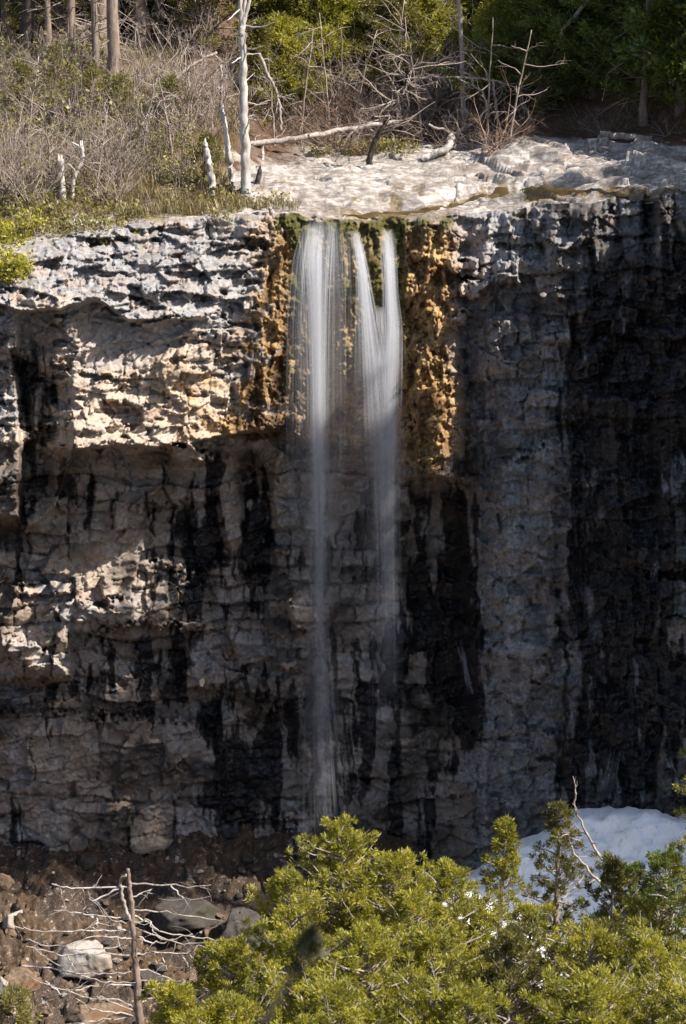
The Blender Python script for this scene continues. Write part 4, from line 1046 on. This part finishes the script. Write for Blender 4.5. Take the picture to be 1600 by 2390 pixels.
# ------------------------------------------------------------------ dead conifer in front
yd = -15.0
bt = atv(330, 2480, yd - .3); bz = float(low(bt.x, bt.y)); base = Vector((bt.x, bt.y, bz))
root = thing("dead_conifer", base, "grey dead conifer with long bare level branches in front of the rubble slope", "dead tree")
def cp(x, y): return (x * .5102, 1850 + y * .5102)
m = MB(); polytube(m, local(root, [base - Vector((0, 0, .2))] + pts_at([cp(*c) for c in [(640, 1080), (633, 960), (625, 840), (615, 720), (607, 600), (600, 500), (592, 420), (585, 350)]], yd)), .085, .03, 9, 5, .01); m.build("trunk", M_BARK, root, True)
m = MB(); polytube(m, local(root, pts_at([cp(*c) for c in [(602, 590), (575, 540), (556, 470), (550, 400), (575, 372)]], yd)), .045, .02, 7, 5, .01); m.build("second_stem", M_GREY, root, True)
BR = [[(605, 415), (780, 420), (880, 435), (965, 420)], [(780, 425), (820, 475), (872, 490)], [(585, 435), (420, 436), (300, 435), (235, 418)], [(615, 535), (760, 548), (920, 575), (1085, 590)],
      [(595, 580), (480, 568), (340, 548), (245, 540)], [(600, 632), (480, 628), (300, 635), (130, 628), (60, 608)], [(620, 610), (740, 670), (860, 692), (1000, 685), (1070, 660)], [(620, 655), (700, 690), (760, 680), (880, 645)],
      [(610, 695), (480, 715), (350, 718), (200, 700), (118, 670)], [(612, 745), (440, 735), (280, 745), (180, 720), (118, 703)], [(618, 742), (720, 730), (860, 737), (905, 700)], [(720, 730), (745, 760), (765, 812)],
      [(620, 820), (480, 832), (330, 825), (230, 770), (160, 715)], [(100, 793), (250, 805), (420, 850), (500, 870), (620, 868)], [(622, 808), (720, 825), (800, 865), (900, 850), (955, 820)], [(625, 858), (740, 865), (850, 880), (1040, 872)],
      [(628, 905), (800, 890), (1000, 912), (1095, 910)], [(626, 880), (460, 880), (340, 905), (300, 900)], [(630, 1000), (540, 945), (420, 945), (300, 907), (180, 865), (112, 828)], [(634, 1025), (500, 1000), (420, 990), (345, 940)],
      [(636, 1020), (440, 1045), (300, 1060)], [(545, 455), (460, 500), (400, 520), (360, 560)], [(545, 440), (410, 500), (405, 440)], [(620, 560), (690, 600), (740, 640), (870, 660), (1000, 672), (1085, 690)],
      [(860, 735), (920, 790), (990, 828)], [(900, 700), (960, 720), (1010, 735)], [(830, 745), (870, 800), (880, 840)], [(600, 600), (520, 590), (455, 520)], [(600, 670), (560, 665), (420, 655), (300, 700)], [(430, 560), (450, 590), (420, 615)],
      [(300, 745), (330, 780), (345, 820)], [(200, 860), (290, 930), (200, 945)], [(605, 480), (660, 455), (700, 440)], [(600, 1010), (460, 940), (440, 930)], [(640, 960), (720, 935), (760, 950)], [(625, 600), (680, 580), (700, 640), (760, 670)]]
for i, b_ in enumerate(BR):
    dz = U(-.55, .35); n = len(b_); ax = float(np.interp(b_[0][1], [350, 420, 500, 600, 720, 840, 960, 1080], [585, 592, 600, 607, 615, 625, 633, 640]))
    if abs(b_[0][0] - ax) < 42: b_ = [(ax, b_[0][1])] + b_[1:]
    pts = [atv(*cp(*c), yd + dz * k / max(1, n - 1)) for k, c in enumerate(b_)]
    m = MB(); q = polytube(m, local(root, pts), .018, .006, 5, 5, .012)
    for k in range(5):
        j = R.randint(len(q) // 3, len(q)); limb(m, q[j], unit(np.array([U(-1, 1), U(-.6, .6), U(-1.0, .2)])), U(.12, .5), .006, 0, .2, -.03, 0, 3)
    m.build("branch", M_WHITE if i % 3 else M_GREY, root)

# ------------------------------------------------------------------ nearest cedars
def front(u, v, y, r, H, label, leaf=None, nb=110, name="cedar_tree", **kw):
    top = atv(u, v, y); z = top.z - H; gz = float(low(top.x, y))
    H2 = top.z - gz + .2
    lowf = max(.02, 1 - H / H2)
    a = dict(H=H2, R0=r, low=lowf, nb=nb, clump=.064, per=62, L=.072, Wd=.0085, shape=.6, dens=.60); a.update(kw)
    return put_cedar(name, (top.x, y, gz - .2), label, "cedars at the foot of the falls", a, leaf or M_CEDAR, M_GREY, U(0, 6))
front(785, 1935, -15, 1.35, 3.6, "sunlit yellow-green cedar whose top stands right below the falling water", nb=120)
front(655, 2050, -17, 1.15, 3.0, "bushy yellow-green cedar at the left of the cedar group", nb=100)
front(905, 2010, -16, 1.4, 3.0, "broad yellow-green cedar just right of the one below the water", nb=110)
front(1040, 2040, -17, 1.35, 3.0, "yellow-green cedar in front of the sunlit end of the snow", nb=90, gap=.35)
front(1165, 1925, -13, .55, 2.2, "slender spire of a young cedar in front of the dark wall left of the snow", nb=55, shape=.9)
front(1300, 1870, -12, 1.05, 3.6, "dull thin-crowned cedar rising in front of the snow", M_DULL, nb=70, gap=.35, shape=.75)
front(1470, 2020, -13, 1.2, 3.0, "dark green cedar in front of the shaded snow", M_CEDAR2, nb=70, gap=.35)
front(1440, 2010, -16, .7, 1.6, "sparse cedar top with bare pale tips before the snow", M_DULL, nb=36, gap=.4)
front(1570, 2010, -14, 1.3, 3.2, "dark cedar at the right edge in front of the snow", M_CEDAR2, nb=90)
front(545, 2215, -19, .95, 2.2, "low bright cedar at the left end of the cedar group", nb=80)
front(420, 2320, -21, .8, 1.6, "small bright cedar tip beside the dead conifer's trunk", nb=60)
front(700, 2200, -20, 1.3, 2.8, "bright cedar low in the middle of the group", nb=110)
front(860, 2180, -20.5, 1.35, 2.8, "bright cedar in the front row below the water", nb=110)
front(1020, 2200, -20, 1.3, 2.8, "bright cedar in the front row before the snow's sunlit end", nb=100)
front(1190, 2180, -20, 1.3, 2.8, "olive cedar in the front row before the snow", M_DULL, nb=90, gap=.2)
front(1370, 2180, -20, 1.3, 2.8, "green cedar in the front row near the right edge", nb=90, gap=.2)
front(1530, 2210, -20.5, 1.3, 2.8, "yellowish cedar in the front row at the right edge", nb=90)
front(1668, 1600, -17, .75, 6.5, "tall narrow cedar at the right edge with bright yellow-green sprays", nb=120)
front(20, 2320, -20, .6, 1.3, "low sprig of a cedar in the far left bottom corner", M_OLIVE, nb=40)
front(780, 2330, -23, 1.5, 2.2, "bright cedar at the very bottom below the falls", nb=110)
front(1080, 2330, -23, 1.5, 2.2, "bright cedar at the very bottom in front of the snow", nb=110)
front(1380, 2320, -23, 1.5, 2.2, "bright cedar at the very bottom near the right", nb=110)
front(560, 2350, -23, 1.1, 1.6, "bright cedar at the very bottom left of the group", nb=80)
front(1620, 2330, -23, 1.4, 2.2, "bright cedar in the bottom right corner", nb=90)
front(1095, 2110, -16, 1.0, 3.4, "bushy cedar between the slender spire and the front row", nb=90)
front(1235, 2120, -15, 1.2, 3.6, "bushy cedar covering the middle of the snow", nb=95)
front(1400, 2150, -17, 1.2, 3.4, "olive bushy cedar in front of the thin-crowned one", M_DULL, nb=90)
front(1510, 2130, -17, 1.2, 3.4, "yellow-green cedar low before the snow near the right edge", nb=90)
front(960, 2090, -18, 1.2, 3.2, "yellow-green cedar in the second row below the water", nb=95)
# bare leaning tops among them
for us, y, lab in [([(1480, 2110), (1420, 2030), (1370, 1950), (1340, 1890), (1345, 1850)], -12.2, "bare pale leaning tip of a dying cedar in front of the snow"), ([(1440, 2100), (1380, 2040), (1340, 1990), (1320, 1940)], -12.4, "bare pale stem crossing in front of the blue snow"), ([(1345, 2310), (1310, 2260), (1280, 2210), (1275, 2180)], -19, "brown-tipped leaning cedar leader in the front row"), ([(1570, 2350), (1510, 2290), (1470, 2240)], -20, "bare pale stem leaning at the lower right")]:
    log3(us, [y] * len(us), .035, .01, lab, "bare_leader", M_GREY, 10, .35, "branch")

# ------------------------------------------------------------------ falling water
def watermat():
    m = NT("white_water")
    a = m.n('Attribute', attribute_name='body')
    col = (.86, .87, .90, 1)
    d = m.n('BsdfDiffuse', {'Color': col}); t = m.n('BsdfTranslucent', {'Color': col})
    mx = m.n('MixShader', {'Fac': .5, 1: d.outputs[0], 2: t.outputs[0]})
    tr = m.n('BsdfTransparent')
    fx = m.n('MixShader', {'Fac': a.outputs['Fac'], 1: tr.outputs[0], 2: mx.outputs[0]})
    m.t.links.new(fx.outputs[0], m.out.inputs[0]); return m.m
M_WATER = watermat()
WR = np.random.RandomState(5)
def strands(mb, prof, n, wmin=.008, wmax=.03, body=.2, lmin=300, lmax=1100, core=.5, tail=1.0):
    """thin ribbons of falling water. prof rows: v, middle u, half width px, depth y, fullness"""
    pr = np.array(prof, float)
    v0, v1 = pr[0, 0], pr[-1, 0]
    for k in range(n):
        qd = WR.normal() * core * (1.0 if WR.rand() < .7 else 1.7)
        if abs(qd) > 1.5: continue
        a = v0 + (v1 - v0) * (WR.rand() ** 1.5 if WR.rand() > .4 else WR.rand() * .012); L = WR.uniform(lmin, lmax); b_ = min(v1, a + L)
        if b_ - a < 60: continue
        m = 14; v = np.linspace(a, b_, m)
        uu = np.interp(v, pr[:, 0], pr[:, 1]) + qd * np.interp(v, pr[:, 0], pr[:, 2])
        y = np.interp(v, pr[:, 0], pr[:, 3]) + WR.normal() * .10 * np.clip((v - v0) / 200, 0, 1)
        full = np.interp(v, pr[:, 0], pr[:, 4])
        y = y - .75 * np.clip((v - v0) / 130, 0, 1) ** .8 - .38 * np.clip((v - 720) / 250, 0, 1)
        P = at(uu, v, y)
        t = np.linspace(0, 1, m)
        fade = np.clip(t / .18, 0, 1) if a > v0 + .013 * (v1 - v0) else np.clip(t / .08, .35, 1)
        fade = fade * np.clip((1 - t) / .45, 0, 1)
        w_ = WR.uniform(wmin, wmax) * (.5 + .5 * np.sin(t * 3.1)) ** .5
        ang = WR.uniform(-.9, .9); sd = np.array([math.cos(ang), math.sin(ang), 0])
        V = np.stack([P - sd * w_[:, None], P + sd * w_[:, None]], 1).reshape(-1, 3)
        i = np.arange(m - 1) * 2
        mb.add(V, np.stack([i, i + 1, i + 3, i + 2], -1), np.repeat(body * full * fade * WR.uniform(.5, 1.35), 2))
root = thing("waterfall", atv(800, 515, -.1), "thin white waterfall dropping from the rock shelf over the mossy brown overhang", "waterfall")
wl = np.array(root.location)
def stream(name, sets, label):
    mb = MB()
    for s_ in sets: strands(mb, **s_)
    mb.v = [v - wl for v in mb.v]
    o = mb.build(name, M_WATER, root, True, 'body'); o['label'] = label
stream("water_stream", [
    dict(prof=[(512, 744, 30, -.12, .7), (530, 741, 28, -.35, .9), (600, 737, 26, -.75, 1), (700, 739, 21, -.95, 1), (900, 741, 17, -1.05, 1), (1200, 743, 18, -1.1, .8), (1500, 746, 20, -1.1, .52), (1700, 750, 28, -1.1, .34), (1980, 756, 42, -1.1, .18)], n=1300, body=.066, core=.42, wmin=.003, wmax=.012),
    dict(prof=[(520, 728, 14, -.2, .9), (600, 716, 24, -.75, .9), (750, 712, 32, -.95, .75), (1000, 718, 38, -1.0, .5), (1300, 728, 42, -1.05, .34), (1700, 742, 46, -1.05, .2), (1960, 752, 50, -1.05, .12)], n=700, body=.06, core=.6, wmin=.003, wmax=.011),
    dict(prof=[(512, 775, 12, -.15, .9), (560, 778, 10, -.5, .8), (700, 775, 22, -.85, .6), (1000, 772, 26, -.95, .42), (1500, 772, 28, -1.0, .25)], n=450, body=.062, core=.6, wmin=.003, wmax=.011),
    dict(prof=[(1500, 752, 26, -1.2, .2), (1750, 762, 46, -1.3, .7), (1985, 775, 62, -1.4, 1)], n=420, body=.05, core=.6, wmin=.004, wmax=.012, lmin=200, lmax=480)], "fullest stream on the left of the falls")
stream("water_stream", [
    dict(prof=[(538, 827, 8, -.15, 1.1), (570, 836, 9, -.45, 1.1), (640, 846, 11, -.65, 1.1), (720, 854, 17, -.7, 1), (850, 866, 28, -.8, .8), (1000, 876, 36, -.85, .55), (1200, 885, 38, -.9, .4), (1500, 890, 38, -.9, .26), (1800, 890, 40, -.9, .1)], n=1050, body=.072, core=.5, wmin=.003, wmax=.012),
    dict(prof=[(530, 800, 16, -.12, .5), (600, 806, 14, -.4, .4), (800, 808, 20, -.6, .28), (1100, 805, 22, -.7, .18), (1500, 800, 30, -.8, .1)], n=160, body=.12, wmin=.003, wmax=.012)], "middle stream curving off the lip")
stream("water_stream", [
    dict(prof=[(534, 903, 13, -.15, 1), (560, 904, 13, -.4, .8), (590, 907, 13, -.5, 1.1), (700, 912, 13, -.65, 1.1), (760, 916, 17, -.75, 1), (900, 908, 22, -.8, .85), (1100, 905, 20, -.85, .7), (1300, 908, 19, -.88, .5), (1500, 912, 19, -.9, .3), (1640, 914, 20, -.9, .08)], n=1000, body=.078, core=.5, wmin=.003, wmax=.012),
    dict(prof=[(736, 930, 10, -.85, .9), (760, 925, 14, -.9, .6), (900, 922, 18, -.9, .35), (1200, 925, 20, -.9, .2)], n=120, body=.12, wmin=.003, wmax=.014),
    dict(prof=[(715, 886, 10, -.7, .9), (800, 888, 14, -.8, .7), (950, 890, 20, -.85, .5)], n=140, body=.12, wmin=.003, wmax=.014)], "right stream splashing on a mossy knob")
# trickles on the wet right wall
def trickle(us, y0, w, label, n=26, body=.16):
    o0 = atv(us[0][0], us[0][1], y0); mb = MB()
    vs = [u[1] for u in us]
    for k in range(n):
        q = WR.normal() * w * .5; m = 10; t0, t1 = sorted(WR.rand(2)); 
        t = np.linspace(t0, max(t1, t0 + .3), m) * (len(us) - 1); t = np.clip(t, 0, len(us) - 1)
        uu = np.interp(t, range(len(us)), [u[0] for u in us]) + q; vv = np.interp(t, range(len(us)), vs)
        D = profile(uu, vv); P = at(uu, vv, -D - .22)
        sd = np.array([1.0, WR.uniform(-.4, .4), 0]); ww = WR.uniform(.008, .02)
        V = np.stack([P - sd * ww, P + sd * ww], 1).reshape(-1, 3) - np.array(o0); i = np.arange(m - 1) * 2
        mb.add(V, np.stack([i, i + 1, i + 3, i + 2], -1), np.repeat(body * np.sin(np.linspace(.1, 3.0, m)), 2))
    o = mb.build("trickle", M_WATER, None, True, 'body'); o.location = o0; tag(o, label, "trickle", None)
trickle([(1066, 1490), (1080, 1530), (1090, 1580), (1098, 1620)], 0, 7, "thin white trickle sliding down the dark wall right of the falls")
trickle([(1440, 1740), (1432, 1790), (1420, 1830), (1410, 1870)], -3, 16, "faint wide trickle above the snow bank", 30, .10)
trickle([(1555, 1762), (1568, 1800), (1580, 1835), (1592, 1860)], -4, 9, "narrow white trickle at the right edge above the snow", 30, .22)
trickle([(1560, 1290), (1535, 1315), (1525, 1340), (1522, 1380), (1514, 1425)], -4, 9, "pale bluish trickle winding over ledges on the right wall", 30, .14)
trickle([(1515, 555), (1530, 590), (1540, 615)], -4, 9, "short bluish trickle below the stream in the right corner", 24, .14)

# the stream on the shelf
def creek():
    us = []
    for a, b_ in zip(CK[:-1], CK[1:]):
        for t in np.linspace(0, 1, 14)[:-1]: us.append(a + (b_ - a) * t)
    us.append(CK[-1]); us = np.array(us); n = len(us); k = 9
    tg = np.gradient(us, axis=0); tg /= np.linalg.norm(tg, axis=1)[:, None]; nr = np.stack([-tg[:, 1], tg[:, 0]], -1)
    hw = .10 + .09 * fbm(np.arange(n) / 9.0, np.zeros(n), 141, 3)
    P = np.zeros((n, k, 3))
    for j, s_ in enumerate(np.linspace(-1, 1, k)):
        xy = us + nr * (hw * s_)[:, None]; P[:, j, :2] = xy; P[:, j, 2] = hz(xy[:, 0], xy[:, 1]) + .035 * (1 - s_ * s_) + .004
    m = NT("stream_water"); f = m.noise(9, 4)
    m.bsdf(m.mix(f, (.03, .022, .008, 1), (.14, .09, .025, 1)), .12, .5, m.bump(m.noise(14, 3), .5, .02))
    tag(link("creek_water", grid_mesh("creek_water", P, True), m.m), kind='structure')
creek()

# ------------------------------------------------------------------ a sapling close to the lens, out of focus
yn = -50.5
b = atv(560, 2560, yn); root = thing("near_sapling", b - Vector((0, 0, 0)), "blurred dark leafy twig tip rising close to the camera before the cedars", "sapling")
root.location = Vector((b.x, yn, float(np.minimum(low(b.x, yn), 7))))
m = MB(); polytube(m, local(root, [root.location] + pts_at([(600, 2420), (640, 2340), (680, 2280), (705, 2235), (720, 2190), (728, 2160)], yn)), .012, .006, 6, 4, .002); m.build("stem", M_DARK, root)
f = MB(); cs = local(root, pts_at([(712, 2215), (722, 2200), (730, 2185), (715, 2190), (740, 2205), (700, 2225), (726, 2172), (690, 2262), (708, 2208), (735, 2215), (718, 2225)], yn)); leaves(f, cs, .020, 34, .030, .010); f.build("leaves", leafmat("dark_leaf", [(.012, .016, .006), (.03, .035, .012)], .2), root)

for o in list(bpy.data.objects):
    if 'used' in o: del o['used']
